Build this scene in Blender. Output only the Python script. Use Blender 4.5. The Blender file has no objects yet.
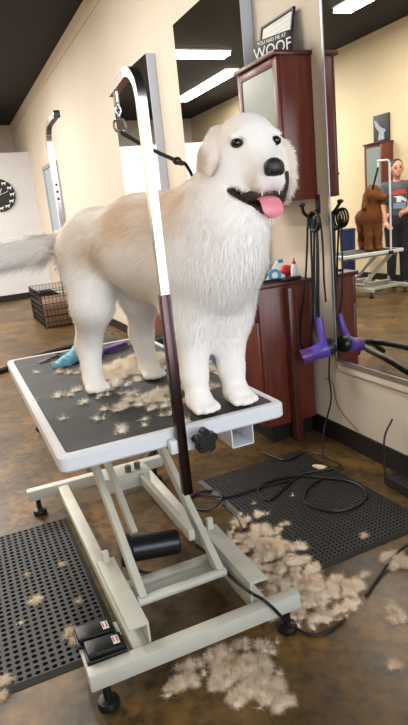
import bpy, bmesh, math, random
import numpy as np
from mathutils import Vector, Matrix

S = bpy.context.scene
COL = S.collection
random.seed(7)
PI = math.pi

# ------------------------------------------------------------------ camera
F_PX, YAW, PITCH, ROLL, CAM_H = 577.5, 0.3934, 0.2533, -0.1024, 1.3801
def cam_axes():
    f = Vector((math.sin(YAW)*math.cos(PITCH), math.cos(YAW)*math.cos(PITCH), -math.sin(PITCH)))
    r = Vector((math.cos(YAW), -math.sin(YAW), 0)); u = r.cross(f)
    c, s = math.cos(ROLL), math.sin(ROLL)
    return c*r+s*u, -s*r+c*u, f
CR, CU, CF = cam_axes()
CAM = Vector((0, 0, CAM_H))
cd = bpy.data.cameras.new('camera'); cam = bpy.data.objects.new('camera', cd); COL.objects.link(cam)
cd.sensor_fit = 'VERTICAL'; cd.sensor_height = 24.0; cd.lens = 24.0*F_PX/725.0
cd.clip_start = 0.02; cd.clip_end = 100
cam.matrix_world = Matrix(((CR.x, CU.x, -CF.x, CAM.x), (CR.y, CU.y, -CF.y, CAM.y), (CR.z, CU.z, -CF.z, CAM.z), (0, 0, 0, 1)))
S.camera = cam

# ------------------------------------------------------------------ light and exposure
S.view_settings.view_transform = 'Standard'
try: S.view_settings.look = 'None'
except Exception: pass
S.view_settings.gamma = 1.0
S.view_settings.use_curve_mapping = False
S.view_settings.exposure = 0.1
S.cycles.use_denoising = True
S.cycles.max_bounces = 8
S.cycles.sample_clamp_indirect = 6
W = bpy.data.worlds.new('daylight'); S.world = W; W.use_nodes = True
W.node_tree.nodes['Background'].inputs[0].default_value = (0.75, 0.87, 1.0, 1)
W.node_tree.nodes['Background'].inputs[1].default_value = 0.8
def area_light(name, loc, rot, sx, sy, power, color, parent=None):
    l = bpy.data.lights.new(name, 'AREA'); l.shape = 'RECTANGLE'; l.size = sx; l.size_y = sy
    l.energy = power; l.color = color
    o = bpy.data.objects.new(name, l); COL.objects.link(o); o.location = loc; o.rotation_euler = rot
    if parent: o.parent = parent
    return o
# daylight pouring in through the shop window behind the camera
area_light('shop_window_daylight', (0.55, -1.88, 1.75), (PI/2, 0, 0), 2.2, 2.0, 92, (0.84, 0.92, 1.0))
LAMP_W = 43

# ------------------------------------------------------------------ materials
def lin(c):
    o = []
    for v in c:
        v = v/255.0
        o.append(v/12.92 if v <= 0.04045 else ((v+0.055)/1.055)**2.4)
    return tuple(o)
def mat(name, col, rough=0.5, metal=0.0, var=0.0, scale=8.0, bump=0.0, bscale=60.0, col2=None, emit=None, spec=0.5, coords='Object'):
    m = bpy.data.materials.new(name); m.use_nodes = True
    nt = m.node_tree; N = nt.nodes; L = nt.links; b = N['Principled BSDF']
    c = lin(col)
    b.inputs['Base Color'].default_value = (*c, 1); b.inputs['Roughness'].default_value = rough
    b.inputs['Metallic'].default_value = metal; b.inputs['Specular IOR Level'].default_value = spec
    tc = N.new('ShaderNodeTexCoord')
    if var or col2:
        n = N.new('ShaderNodeTexNoise'); n.inputs['Scale'].default_value = scale; n.inputs['Detail'].default_value = 6
        L.new(tc.outputs[coords], n.inputs['Vector'])
        r = N.new('ShaderNodeValToRGB'); r.color_ramp.elements[0].position = 0.3; r.color_ramp.elements[1].position = 0.7
        a = c if col2 else tuple(x*(1-var) for x in c); d = lin(col2) if col2 else tuple(min(1, x*(1+var)) for x in c)
        r.color_ramp.elements[0].color = (*a, 1); r.color_ramp.elements[1].color = (*d, 1)
        L.new(n.outputs['Fac'], r.inputs['Fac']); L.new(r.outputs['Color'], b.inputs['Base Color'])
    if bump:
        n2 = N.new('ShaderNodeTexNoise'); n2.inputs['Scale'].default_value = bscale; n2.inputs['Detail'].default_value = 4
        L.new(tc.outputs[coords], n2.inputs['Vector'])
        bp = N.new('ShaderNodeBump'); bp.inputs['Strength'].default_value = bump; bp.inputs['Distance'].default_value = 0.01
        L.new(n2.outputs['Fac'], bp.inputs['Height']); L.new(bp.outputs['Normal'], b.inputs['Normal'])
    if emit:
        b.inputs['Emission Color'].default_value = (*lin(emit[0]), 1); b.inputs['Emission Strength'].default_value = emit[1]
    return m
def wood(name, c1, c2, rough=0.35):
    m = mat(name, c1, rough, col2=c2, scale=6)
    nt = m.node_tree; N = nt.nodes; L = nt.links
    n = [x for x in N if x.type == 'TEX_NOISE'][0]
    mp = N.new('ShaderNodeMapping'); mp.inputs['Scale'].default_value = (9, 9, 0.7)
    tc = [x for x in N if x.type == 'TEX_COORD'][0]
    L.new(tc.outputs['Object'], mp.inputs['Vector']); L.new(mp.outputs['Vector'], n.inputs['Vector'])
    return m
def floor_mat():
    m = mat('stained_concrete', (120, 82, 44), 0.3, spec=0.3)
    nt = m.node_tree; N = nt.nodes; L = nt.links; b = N['Principled BSDF']
    tc = N['Texture Coordinate']
    def noise(scale, det, w=0.0):
        n = N.new('ShaderNodeTexNoise'); n.inputs['Scale'].default_value = scale; n.inputs['Detail'].default_value = det
        n.inputs['Distortion'].default_value = w
        L.new(tc.outputs['Object'], n.inputs['Vector']); return n
    def ramp(n, stops):
        r = N.new('ShaderNodeValToRGB'); e = r.color_ramp.elements
        e[0].position, e[1].position = stops[0][0], stops[-1][0]
        e[0].color = (*lin(stops[0][1]), 1); e[1].color = (*lin(stops[-1][1]), 1)
        for p, c in stops[1:-1]:
            x = e.new(p); x.color = (*lin(c), 1)
        L.new(n.outputs['Fac'], r.inputs['Fac']); return r
    r1 = ramp(noise(2.6, 5, 0.6), [(0.3, (78, 60, 32)), (0.52, (108, 86, 52)), (0.7, (146, 108, 58))])
    r2 = ramp(noise(26, 8, 0.3), [(0.36, (70, 70, 66)), (0.5, (190, 180, 165)), (0.7, (235, 225, 205))])
    mx = N.new('ShaderNodeMix'); mx.data_type = 'RGBA'; mx.blend_type = 'MULTIPLY'; mx.inputs[0].default_value = 0.7
    L.new(r1.outputs['Color'], mx.inputs[6]); L.new(r2.outputs['Color'], mx.inputs[7])
    L.new(mx.outputs[2], b.inputs['Base Color'])
    rr = N.new('ShaderNodeMapRange'); rr.inputs[3].default_value = 0.28; rr.inputs[4].default_value = 0.55
    L.new(noise(5, 4).outputs['Fac'], rr.inputs[0]); L.new(rr.outputs[0], b.inputs['Roughness'])
    return m
def mirror_mat():
    m = bpy.data.materials.new('mirror_silver'); m.use_nodes = True
    nt = m.node_tree; nt.nodes.clear()
    g = nt.nodes.new('ShaderNodeBsdfGlossy'); g.inputs['Roughness'].default_value = 0.0; g.inputs['Color'].default_value = (0.80, 0.82, 0.80, 1)
    o = nt.nodes.new('ShaderNodeOutputMaterial'); nt.links.new(g.outputs[0], o.inputs[0]); return m
def tan_mat(name, c_pale, c_tan, rough=0.75):
    m = mat(name, c_pale, rough, spec=0.2)
    nt = m.node_tree; N = nt.nodes; L = nt.links; b = N['Principled BSDF']
    a = N.new('ShaderNodeAttribute'); a.attribute_name = 'tan'
    mx = N.new('ShaderNodeMix'); mx.data_type = 'RGBA'
    mx.inputs[6].default_value = (*lin(c_pale), 1); mx.inputs[7].default_value = (*lin(c_tan), 1)
    L.new(a.outputs['Fac'], mx.inputs[0]); L.new(mx.outputs[2], b.inputs['Base Color'])
    return m
M = dict(
    wall=mat('cream_paint', (199, 188, 174), 0.7, var=0.03, scale=1.5, bump=0.05, bscale=120),
    tan_wall=mat('tan_paint', (212, 192, 156), 0.7, var=0.03, scale=1.5, bump=0.05, bscale=120),
    white_wall=mat('white_paint', (212, 212, 216), 0.7, var=0.02, scale=1.5, bump=0.04, bscale=120),
    ceiling=mat('black_ceiling', (25, 20, 18), 0.9, var=0.1, scale=3),
    floor=floor_mat(),
    black_base=mat('black_vinyl', (22, 19, 18), 0.45, var=0.1),
    mirror=mirror_mat(),
    mirror_edge=mat('pale_blue_paint', (196, 204, 218), 0.4),
    silver=mat('brushed_aluminium', (170, 172, 178), 0.35, 0.8),
    chrome=mat('chrome', (200, 200, 205), 0.2, 1.0, var=0.03, scale=20),
    table_white=mat('white_powder_coat', (216, 217, 222), 0.4, var=0.02),
    frame_cream=mat('cream_powder_coat', (194, 192, 180), 0.45, var=0.06, scale=14),
    rubber=mat('black_rubber_top', (50, 48, 47), 0.65, var=0.45, scale=11, bump=0.25, bscale=220),
    mat_rubber=mat('rubber_floor_mat', (29, 27, 22), 0.6, var=0.25, scale=14),
    black=mat('black_plastic', (20, 20, 21), 0.4),
    black_soft=mat('black_cord_rubber', (16, 15, 15), 0.5),
    motor=mat('motor_black_enamel', (30, 30, 33), 0.35, 0.3),
    cherry=wood('cherry_veneer', (88, 36, 27), (114, 54, 41)),
    cherry_dark=wood('cherry_edge', (66, 28, 22), (88, 42, 34)),
    frosted=mat('frosted_glass', (132, 142, 136), 0.25, var=0.03, scale=3),
    label=mat('white_label', (228, 222, 218), 0.5), label_red=mat('label_print', (170, 70, 70), 0.5),
    nose=mat('dog_nose', (32, 26, 28), 0.35, bump=0.3, bscale=300), eye=mat('dark_brown_eye', (26, 16, 12), 0.08),
    mouth=mat('dark_mouth', (46, 26, 24), 0.5), tongue=mat('pink_tongue', (222, 132, 146), 0.4, var=0.08, scale=30),
    teeth=mat('ivory_teeth', (236, 228, 205), 0.3),
    coat_skin=tan_mat('pale_coat', (244, 238, 233), (220, 192, 164)),
    coat_hair=tan_mat('pale_hair', (250, 246, 242), (226, 198, 168)),
    fluff=tan_mat('shorn_fur', (242, 226, 204), (212, 176, 136), 0.9),
    fluff_lightened=tan_mat('lightened_shorn_fur', (250, 240, 224), (228, 200, 166), 0.9),  # table fur colour lightened to make up for the dog's shade
    doodle=tan_mat('apricot_coat', (142, 86, 46), (108, 62, 34)),
    blue_cloth=mat('turquoise_fabric', (112, 178, 202), 0.6, var=0.2, scale=30),
    purple=mat('purple_plastic', (92, 66, 168), 0.3, var=0.05), purple_dark=mat('violet_plastic', (96, 52, 132), 0.35),
    steel=mat('dark_steel', (120, 118, 118), 0.3, 0.9),
    white_plastic=mat('white_plastic', (232, 232, 232), 0.35), red=mat('red_plastic', (206, 44, 48), 0.35),
    teal=mat('teal_plastic', (40, 150, 186), 0.35), orange=mat('orange_plastic', (232, 92, 26), 0.4),
    bluegrey=mat('blue_grey_plastic', (112, 128, 156), 0.45), navy=mat('navy_plastic', (32, 42, 84), 0.45),
    beige_plastic=mat('beige_plug', (206, 178, 142), 0.45),
    wire=mat('black_wire', (28, 24, 22), 0.4, 0.4), crate_tray=mat('brown_tray', (112, 88, 66), 0.6, var=0.15, scale=20),
    paper=mat('paper_grey', (206, 206, 200), 0.6, var=0.03), slate=mat('charcoal_board', (40, 40, 44), 0.6),
    lettering=mat('white_lettering', (240, 240, 238), 0.5),
    skin=mat('skin', (196, 140, 116), 0.5, var=0.04), hair=mat('dark_hair', (40, 26, 22), 0.6, var=0.2, scale=40),
    tee=mat('charcoal_tee', (78, 80, 84), 0.8, var=0.08, scale=20), print_red=mat('red_print', (196, 66, 66), 0.7), print_white=mat('white_print', (220, 225, 232), 0.7),
    print_blue=mat('blue_print', (120, 150, 185), 0.7),
    jeans=mat('dark_trousers', (34, 34, 42), 0.8, var=0.1), shoe=mat('dark_shoe', (26, 24, 24), 0.6),
    photo_black=mat('black_canvas', (38, 38, 42), 0.6), photo_grey=mat('grey_print', (150, 158, 166), 0.6),
    lamp=mat('lamp_diffuser', (255, 250, 240), 0.5, emit=((255, 244, 226), 9.0)),
    fixture=mat('white_fixture', (220, 220, 216), 0.5),
    glass=None, grey_door=mat('grey_door_paint', (150, 158, 168), 0.5), outlet=mat('outlet_plate', (225, 222, 214), 0.4),
)
def glass_mat():
    m = bpy.data.materials.new('window_glass'); m.use_nodes = True
    nt = m.node_tree; nt.nodes.clear()
    t = nt.nodes.new('ShaderNodeBsdfTransparent'); g = nt.nodes.new('ShaderNodeBsdfGlossy'); g.inputs['Roughness'].default_value = 0.02
    x = nt.nodes.new('ShaderNodeMixShader'); x.inputs[0].default_value = 0.08
    o = nt.nodes.new('ShaderNodeOutputMaterial')
    nt.links.new(t.outputs[0], x.inputs[1]); nt.links.new(g.outputs[0], x.inputs[2]); nt.links.new(x.outputs[0], o.inputs[0]); return m
M['glass'] = glass_mat()

# ------------------------------------------------------------------ helpers
ORIGIN = {}          # root object -> point its children's coordinates are measured from
def root_origin(p):
    while p.parent: p = p.parent
    return ORIGIN.get(p.name, Vector((0, 0, 0)))
def tag(o, label, cat, group=None, kind=None):
    o['label'] = label
    if cat: o['category'] = cat
    if group: o['group'] = group
    if kind: o['kind'] = kind
    return o
def thing(name, label, cat, loc=(0, 0, 0), rotz=0.0, group=None, local=False):
    """Empty at the thing's base; parts are given in world coordinates unless local."""
    o = bpy.data.objects.new(name, None); COL.objects.link(o); o.empty_display_size = 0.05
    o.location = loc; o.rotation_euler = (0, 0, rotz)
    ORIGIN[o.name] = Vector((0, 0, 0)) if local else Vector(loc)
    return tag(o, label, cat, group)
def link_mesh(name, me, m, parent=None, smooth=True, auto=40):
    if parent is not None:
        me.transform(Matrix.Translation(-root_origin(parent)))
        o = bpy.data.objects.new(name, me); COL.objects.link(o); o.parent = parent
    else:
        n = len(me.vertices); co = np.empty(n*3); me.vertices.foreach_get('co', co); co = co.reshape(-1, 3)
        c = Vector(((co[:, 0].min()+co[:, 0].max())/2, (co[:, 1].min()+co[:, 1].max())/2, co[:, 2].min()))
        me.transform(Matrix.Translation(-c))
        o = bpy.data.objects.new(name, me); COL.objects.link(o); o.location = c; ORIGIN[o.name] = c
    for mm in (m if isinstance(m, (list, tuple)) else [m]): me.materials.append(mm)
    if smooth:
        me.polygons.foreach_set('use_smooth', [True]*len(me.polygons))
        if auto is not None: me.set_sharp_from_angle(angle=math.radians(auto))
    return o
def obj(name, bm, m, parent=None, smooth=True, auto=40):
    me = bpy.data.meshes.new(name)
    bmesh.ops.recalc_face_normals(bm, faces=bm.faces[:])
    bm.to_mesh(me); bm.free()
    return link_mesh(name, me, m, parent, smooth, auto)
def new(): return bmesh.new()
def box(bm, a, b, bev=0.0, seg=2, rot=None, mi=0):
    """axis-aligned box from corner a to corner b, optional bevel, optional rotation matrix about its centre"""
    a, b = Vector(a), Vector(b); c = (a+b)/2; d = b-a
    t = bmesh.new(); bmesh.ops.create_cube(t, size=1.0)
    bmesh.ops.scale(t, vec=(abs(d.x), abs(d.y), abs(d.z)), verts=t.verts)
    if bev: bmesh.ops.bevel(t, geom=t.edges[:], offset=bev, segments=seg, profile=0.5, affect='EDGES')
    if rot: bmesh.ops.transform(t, matrix=rot.to_4x4(), verts=t.verts)
    bmesh.ops.translate(t, vec=c, verts=t.verts)
    for f in t.faces: f.material_index = mi
    merge(bm, t)
def merge(bm, t):
    me = bpy.data.meshes.new('tmp'); t.to_mesh(me); t.free(); bm.from_mesh(me); bpy.data.meshes.remove(me)
def frame_of(d):
    d = d.normalized(); up = Vector((0, 0, 1)) if abs(d.z) < 0.95 else Vector((0, 1, 0))
    x = up.cross(d).normalized(); y = d.cross(x); return x, y
def beam(bm, p, q, w, h, bev=0.004, up=(0, 0, 1)):
    """rectangular bar from p to q, w wide (horizontal), h high"""
    p, q = Vector(p), Vector(q); d = q-p; z = d.normalized(); x = Vector(up).cross(z).normalized(); y = z.cross(x)
    t = bmesh.new(); bmesh.ops.create_cube(t, size=1.0)
    bmesh.ops.scale(t, vec=(w, h, d.length), verts=t.verts)
    if bev: bmesh.ops.bevel(t, geom=t.edges[:], offset=bev, segments=2, profile=0.5, affect='EDGES')
    mt = Matrix((x, y, z)).transposed().to_4x4(); mt.translation = (p+q)/2
    bmesh.ops.transform(t, matrix=mt, verts=t.verts); merge(bm, t)
def smooth_path(pts, per=8):
    P = [Vector(p) for p in pts]
    if len(P) < 3: return P
    P = [2*P[0]-P[1]]+P+[2*P[-1]-P[-2]]; out = []
    for i in range(1, len(P)-2):
        for k in range(per):
            t = k/per; a, b, c, d = P[i-1], P[i], P[i+1], P[i+2]
            out.append(0.5*((2*b)+(c-a)*t+(2*a-5*b+4*c-d)*t*t+(3*b-a-3*c+d)*t**3))
    out.append(P[-2]); return out
def tube(bm, pts, r, n=10, smooth=True, per=8, square=False):
    P = smooth_path(pts, per) if smooth else [Vector(p) for p in pts]
    R = r if callable(r) else (lambda s: r)
    rings = []; x = None
    for i, p in enumerate(P):
        d = (P[min(i+1, len(P)-1)]-P[max(i-1, 0)]).normalized()
        if x is None: x, y = frame_of(d)
        else:
            x = (x-d*x.dot(d)).normalized()
        y = d.cross(x); ring = []; rr = R(i/max(1, len(P)-1))
        for k in range(n):
            a = 2*PI*k/n+(PI/4 if square else 0)
            ring.append(bm.verts.new(p+(x*math.cos(a)+y*math.sin(a))*rr))
        rings.append(ring)
    for a, b in zip(rings, rings[1:]):
        for k in range(n): bm.faces.new((a[k], a[(k+1) % n], b[(k+1) % n], b[k]))
    bm.faces.new(rings[0][::-1]); bm.faces.new(rings[-1])
def cyl(bm, p, q, r, r2=None, n=20, bev=0.0):
    p, q = Vector(p), Vector(q); r2 = r if r2 is None else r2
    prof = [(0, r), (1, r2)] if not bev else [(0, r-bev), (bev/(q-p).length, r), (1-bev/(q-p).length, r2), (1, r2-bev)]
    lathe(bm, p, q-p, prof, n)
def lathe(bm, base, axis, prof, n=24):
    """prof: (t along axis 0..1, radius)"""
    axis = Vector(axis); x, y = frame_of(axis); rings = []
    for t, r in prof:
        c = Vector(base)+axis*t
        rings.append([bm.verts.new(c+(x*math.cos(2*PI*k/n)+y*math.sin(2*PI*k/n))*max(r, 1e-4)) for k in range(n)])
    for a, b in zip(rings, rings[1:]):
        for k in range(n): bm.faces.new((a[k], a[(k+1) % n], b[(k+1) % n], b[k]))
    bm.faces.new(rings[0][::-1]); bm.faces.new(rings[-1])
def ball(bm, c, r, sx=1, sy=1, sz=1, u=16, v=10, rot=None):
    t = bmesh.new(); bmesh.ops.create_uvsphere(t, u_segments=u, v_segments=v, radius=1)
    bmesh.ops.scale(t, vec=(r*sx, r*sy, r*sz), verts=t.verts)
    if rot: bmesh.ops.transform(t, matrix=rot.to_4x4(), verts=t.verts)
    bmesh.ops.translate(t, vec=c, verts=t.verts); merge(bm, t)
def prism(bm, poly, origin, ax, ay, depth):
    """extrude polygon poly (2D) on plane origin+ax*u+ay*v by vector depth"""
    o, ax, ay, dp = Vector(origin), Vector(ax), Vector(ay), Vector(depth)
    a = [bm.verts.new(o+ax*u+ay*v) for u, v in poly]; b = [bm.verts.new(v.co+dp) for v in a]
    bm.faces.new(a[::-1]); bm.faces.new(b); n = len(a)
    for k in range(n): bm.faces.new((a[k], a[(k+1) % n], b[(k+1) % n], b[k]))
def pix(x, y, X=None, Y=None, Z=None):
    d = CR*((x-204)/F_PX)+CU*((362.5-y)/F_PX)+CF
    t = X/d.x if X is not None else (Y/d.y if Y is not None else (Z-CAM_H)/d.z)
    return CAM+d*t

# ---- implicit shapes meshed with surface nets
def sd_cone(P, a, b, ra, rb):
    a, b = np.array(a, np.float32), np.array(b, np.float32); ba = b-a
    h = np.clip(((P-a)@ba)/max(float(ba@ba), 1e-9), 0, 1)
    return np.linalg.norm(P-a-h[..., None]*ba, axis=-1)-(ra+(rb-ra)*h)
def sd_ell(P, c, r, rot=None):
    q = P-np.array(c, np.float32)
    if rot is not None: q = q@np.array(rot, np.float32)
    r = np.array(r, np.float32)
    k0 = np.linalg.norm(q/r, axis=-1); k1 = np.linalg.norm(q/(r*r), axis=-1)
    return k0*(k0-1)/np.maximum(k1, 1e-6)
def smin(a, b, k):
    h = np.maximum(k-np.abs(a-b), 0)/k
    return np.minimum(a, b)-h*h*k*0.25
def sdf_mesh(name, prims, h, pad=0.05):
    """prims: ('c',a,b,ra,rb,k) round cones, ('e',c,r,rot,k) ellipsoids, ('-e',c,r,rot,k) cuts"""
    pts = []
    for p in prims:
        if p[0] == 'c': pts += [(np.array(p[1])-p[3]), (np.array(p[1])+p[3]), (np.array(p[2])-p[4]), (np.array(p[2])+p[4])]
        elif p[0] == 'e': pts += [np.array(p[1])-max(p[2]), np.array(p[1])+max(p[2])]
    pts = np.array(pts); lo = pts.min(0)-pad; hi = pts.max(0)+pad
    n = np.ceil((hi-lo)/h).astype(int)+1
    ax = [(lo[i]+h*np.arange(n[i])).astype(np.float32) for i in range(3)]
    D = np.full(n, 1e3, np.float32)
    for p in prims:
        if p[0] == 'c':
            q = np.array([p[1], p[2]]); rr = max(p[3], p[4])+p[5]+4*h; b0, b1 = q.min(0)-rr, q.max(0)+rr; k = p[5]
        else:
            rr = max(p[2])+p[4]+4*h; b0, b1 = np.array(p[1])-rr, np.array(p[1])+rr; k = p[4]
        i0 = np.maximum(((b0-lo)/h).astype(int), 0); i1 = np.minimum(((b1-lo)/h).astype(int)+2, n)
        sl = tuple(slice(i0[i], i1[i]) for i in range(3))
        G = np.stack(np.meshgrid(*[ax[i][sl[i]] for i in range(3)], indexing='ij'), -1)
        d = sd_cone(G, *p[1:5]) if p[0] == 'c' else sd_ell(G, p[1], p[2], p[3])
        D[sl] = -smin(-D[sl], d, k) if p[0] == '-e' else smin(D[sl], d, k)
    sg = D < 0
    acc = np.zeros([m-1 for m in n]+[3], np.float32); cnt = np.zeros([m-1 for m in n], np.float32)
    cs = [(i, j, k) for i in (0, 1) for j in (0, 1) for k in (0, 1)]
    V = lambda A, c: A[c[0]:n[0]-1+c[0], c[1]:n[1]-1+c[1], c[2]:n[2]-1+c[2]]
    for c in cs:
        for axi in range(3):
            if c[axi]: continue
            e = list(c); e[axi] = 1
            a, b = V(D, c), V(D, e); x = V(sg, c) != V(sg, e)
            t = np.where(x, a/np.where(x, a-b, 1), 0)
            for q in range(3): acc[..., q] += np.where(x, c[q]+(t if q == axi else 0), 0)
            cnt += x
    act = cnt > 0; idx = -np.ones(act.shape, np.int64); idx[act] = np.arange(act.sum())
    cell = np.argwhere(act); co = (cell+acc[act]/cnt[act][:, None])*h+lo
    faces = []
    for axi in range(3):
        u, v = [(1, 2), (2, 0), (0, 1)][axi]
        s0 = [slice(1, m-1) for m in n]; s0[axi] = slice(0, n[axi]-1); s1 = list(s0); s1[axi] = slice(1, n[axi])
        A, B = sg[tuple(s0)], sg[tuple(s1)]; x = np.argwhere(A != B); off = np.array([1, 1, 1]); off[axi] = 0; x = x+off
        flip = sg[tuple(x.T)]
        def at(du, dv):
            y = x.copy(); y[:, u] -= du; y[:, v] -= dv; return idx[tuple(y.T)]
        q = np.stack([at(0, 0), at(1, 0), at(1, 1), at(0, 1)], 1); q[~flip] = q[~flip][:, ::-1]; faces.append(q)
    faces = np.concatenate(faces); faces = faces[(faces >= 0).all(1)]
    me = bpy.data.meshes.new(name); me.vertices.add(len(co)); me.vertices.foreach_set('co', co.ravel())
    nf = len(faces); me.loops.add(nf*4); me.loops.foreach_set('vertex_index', faces.ravel())
    me.polygons.add(nf); me.polygons.foreach_set('loop_start', np.arange(nf)*4); me.update(calc_edges=True); me.validate()
    for _ in range(2):  # relax the surface a little
        ed = np.empty(len(me.edges)*2, np.int64); me.edges.foreach_get('vertices', ed); ed = ed.reshape(-1, 2)
        c = np.empty(len(me.vertices)*3); me.vertices.foreach_get('co', c); c = c.reshape(-1, 3)
        s = np.zeros_like(c); k = np.zeros(len(c))
        np.add.at(s, ed[:, 0], c[ed[:, 1]]); np.add.at(s, ed[:, 1], c[ed[:, 0]]); np.add.at(k, ed[:, 0], 1); np.add.at(k, ed[:, 1], 1)
        c = 0.55*c+0.45*s/np.maximum(k, 1)[:, None]; me.vertices.foreach_set('co', c.ravel())
    me.update(); return me
def set_float(me, name, vals):
    a = me.attributes.new(name, 'FLOAT', 'POINT'); a.data.foreach_set('value', np.asarray(vals, np.float32))
def mesh_arrays(me):
    n = len(me.vertices); co = np.empty(n*3); me.vertices.foreach_get('co', co)
    no = np.empty(n*3); me.vertex_normals.foreach_get('vector', no)
    return co.reshape(-1, 3), no.reshape(-1, 3)
def strand_mesh(name, root, dirs, norm, length, width, tan, rng, seg=3, droop=0.25, curl=0.0, shade_n=None):
    """thin tapered blades growing from root along dirs, bending by droop"""
    n = len(root); side = np.cross(dirs, norm); side += rng.normal(0, 0.12 if curl == 0 else .35, side.shape)
    side -= dirs*(side*dirs).sum(1)[:, None]; side /= np.linalg.norm(side, axis=1)[:, None]+1e-9
    V = []; p = root.copy(); d = dirs.copy()
    ph = rng.uniform(0, 2*PI, n); other = np.cross(dirs, side)
    for s in range(seg+1):
        w = width*(1-s/seg*0.85); off = 0
        if curl: off = (side*np.cos(ph+s*1.9)[:, None]+other*np.sin(ph+s*1.9)[:, None])*curl*(s > 0)
        V.append(p+off-side*w[:, None]/2); V.append(p+off+side*w[:, None]/2)
        p = p+d*(length/seg)[:, None]; d = d+np.array([0, 0, -droop/seg]); d /= np.linalg.norm(d, axis=1)[:, None]
    k = 2*(seg+1); co = np.stack(V, 1).reshape(-1, 3)
    base = (np.arange(n)*k)[:, None]
    f = np.concatenate([np.stack([base[:, 0]+2*s, base[:, 0]+2*s+1, base[:, 0]+2*s+3, base[:, 0]+2*s+2], 1) for s in range(seg)])
    me = bpy.data.meshes.new(name); me.vertices.add(len(co)); me.vertices.foreach_set('co', co.ravel())
    nf = len(f); me.loops.add(nf*4); me.loops.foreach_set('vertex_index', f.ravel()); me.polygons.add(nf)
    me.polygons.foreach_set('loop_start', np.arange(nf)*4); me.polygons.foreach_set('use_smooth', np.ones(nf, bool)); me.update(calc_edges=True)
    set_float(me, 'tan', np.repeat(tan, k))
    sn = (norm if shade_n is None else shade_n); me.normals_split_custom_set_from_vertices(np.repeat(sn, k, 0).tolist())
    return me
def fur_on(me, n, dens, flen, fdir, width, rng, lift=0.35, droop=0.25, curl=0.0, ftan=None, seg=3):
    co, no = mesh_arrays(me)
    q = np.empty(len(me.polygons)*4, np.int64); me.loops.foreach_get('vertex_index', q) if len(me.loops) == len(q) else None
    q = q.reshape(-1, 4); a, b, c, d = (co[q[:, i]] for i in range(4))
    ar = np.linalg.norm(np.cross(c-a, d-b), axis=1)/2; fc = (a+b+c+d)/4
    w = ar*dens(fc); w /= w.sum(); pick = rng.choice(len(q), n, p=w)
    u, v = rng.random(n)[:, None], rng.random(n)[:, None]
    P = (a[pick]*(1-u)+b[pick]*u)*(1-v)+(d[pick]*(1-u)+c[pick]*u)*v
    N = no[q[pick]].mean(1); N /= np.linalg.norm(N, axis=1)[:, None]
    D = fdir(P)+rng.normal(0, 0.28, P.shape); D -= N*(D*N).sum(1)[:, None]; D /= np.linalg.norm(D, axis=1)[:, None]+1e-9
    D = D+N*lift*rng.uniform(0.5, 1.5, n)[:, None]; D /= np.linalg.norm(D, axis=1)[:, None]
    L = flen(P)*rng.uniform(0.6, 1.15, n)
    return strand_mesh('coat', P-N*0.002, D, N, L, np.full(n, width)*rng.uniform(0.7, 1.3, n), ftan(P, rng), rng, seg, droop, curl)

# ================================================================== setting
XR, XL, YB, YP, YF, ZC = 1.90, -2.78, 14.7, 12.6, -2.0, 3.75
def struct(name, bm, m, parent=None, smooth=False):
    o = obj(name, bm, m, parent, smooth)
    if parent is None: o['kind'] = 'structure'
    return o
b = new(); box(b, (XL-.1, YF-.1, -.1), (XR+.1, YB+.1, 0)); struct('floor', b, M['floor'])
b = new(); box(b, (XL-.1, YF-.1, ZC), (XR+.1, YB+.1, ZC+.1)); struct('ceiling', b, M['ceiling'])
b = new(); box(b, (XR, YF-.1, 0), (XR+.1, YB+.1, ZC)); struct('wall_right', b, M['wall'])
b = new(); box(b, (XL-.1, YF-.1, 0), (XL, YB+.1, ZC)); struct('wall_left', b, M['tan_wall'])
b = new(); box(b, (XL, YB, 0), (XR, YB+.1, ZC)); struct('wall_back', b, M['wall'])
b = new(); box(b, (XL, YP, 0), (XR, YP+.12, 2.9)); struct('wall_partition', b, M['white_wall'])
b = new()
for a, c in (((XL, YF-.1, 0), (XR, YF, .6)), ((XL, YF-.1, 3.1), (XR, YF, ZC)), ((XL, YF-.1, .6), (-.75, YF, 3.1)), ((1.75, YF-.1, .6), (XR, YF, 3.1))): box(b, a, c)
struct('wall_front', b, M['wall'])
b = new(); box(b, (-.75, YF-.06, .6), (1.75, YF-.05, 3.1)); w1 = struct('window_1', b, M['glass'])
b = new()
for x in (-.75, .47, 1.69): box(b, (x, YF-.09, .6), (x+.06, YF-.01, 3.1))
for z in (.6, 2.3, 3.04): box(b, (-.75, YF-.09, z), (1.75, YF-.01, z+.06))
obj('window_frame', b, M['silver'], w1, False)
b = new(); box(b, (XR-.012, YF, 0), (XR, YB, .115), .003); struct('baseboard_right', b, M['black_base'])
b = new(); box(b, (XL, YP-.012, 0), (XR-.012, YP, .13), .003); struct('baseboard_partition', b, M['black_base'])
b = new(); box(b, (XL, YF, 0), (XL+.012, YP, .115), .003); struct('baseboard_left', b, M['black_base'])
b = new(); box(b, (XR-.015, 6.2, 3.54), (XR, YB, 3.57), .003); struct('trim_1', b, M['wall'])        # thin moulding under the ceiling
b = new(); box(b, (XR-.022, -1.0, .45), (XR, 2.59, .482), .004); struct('trim_2', b, M['wall'])       # ledge below the near mirror
b = new(); box(b, (XL, 5.05, 0), (XL+.12, 5.3, ZC), .004); struct('wall_pilaster', b, M['tan_wall'])

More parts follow.
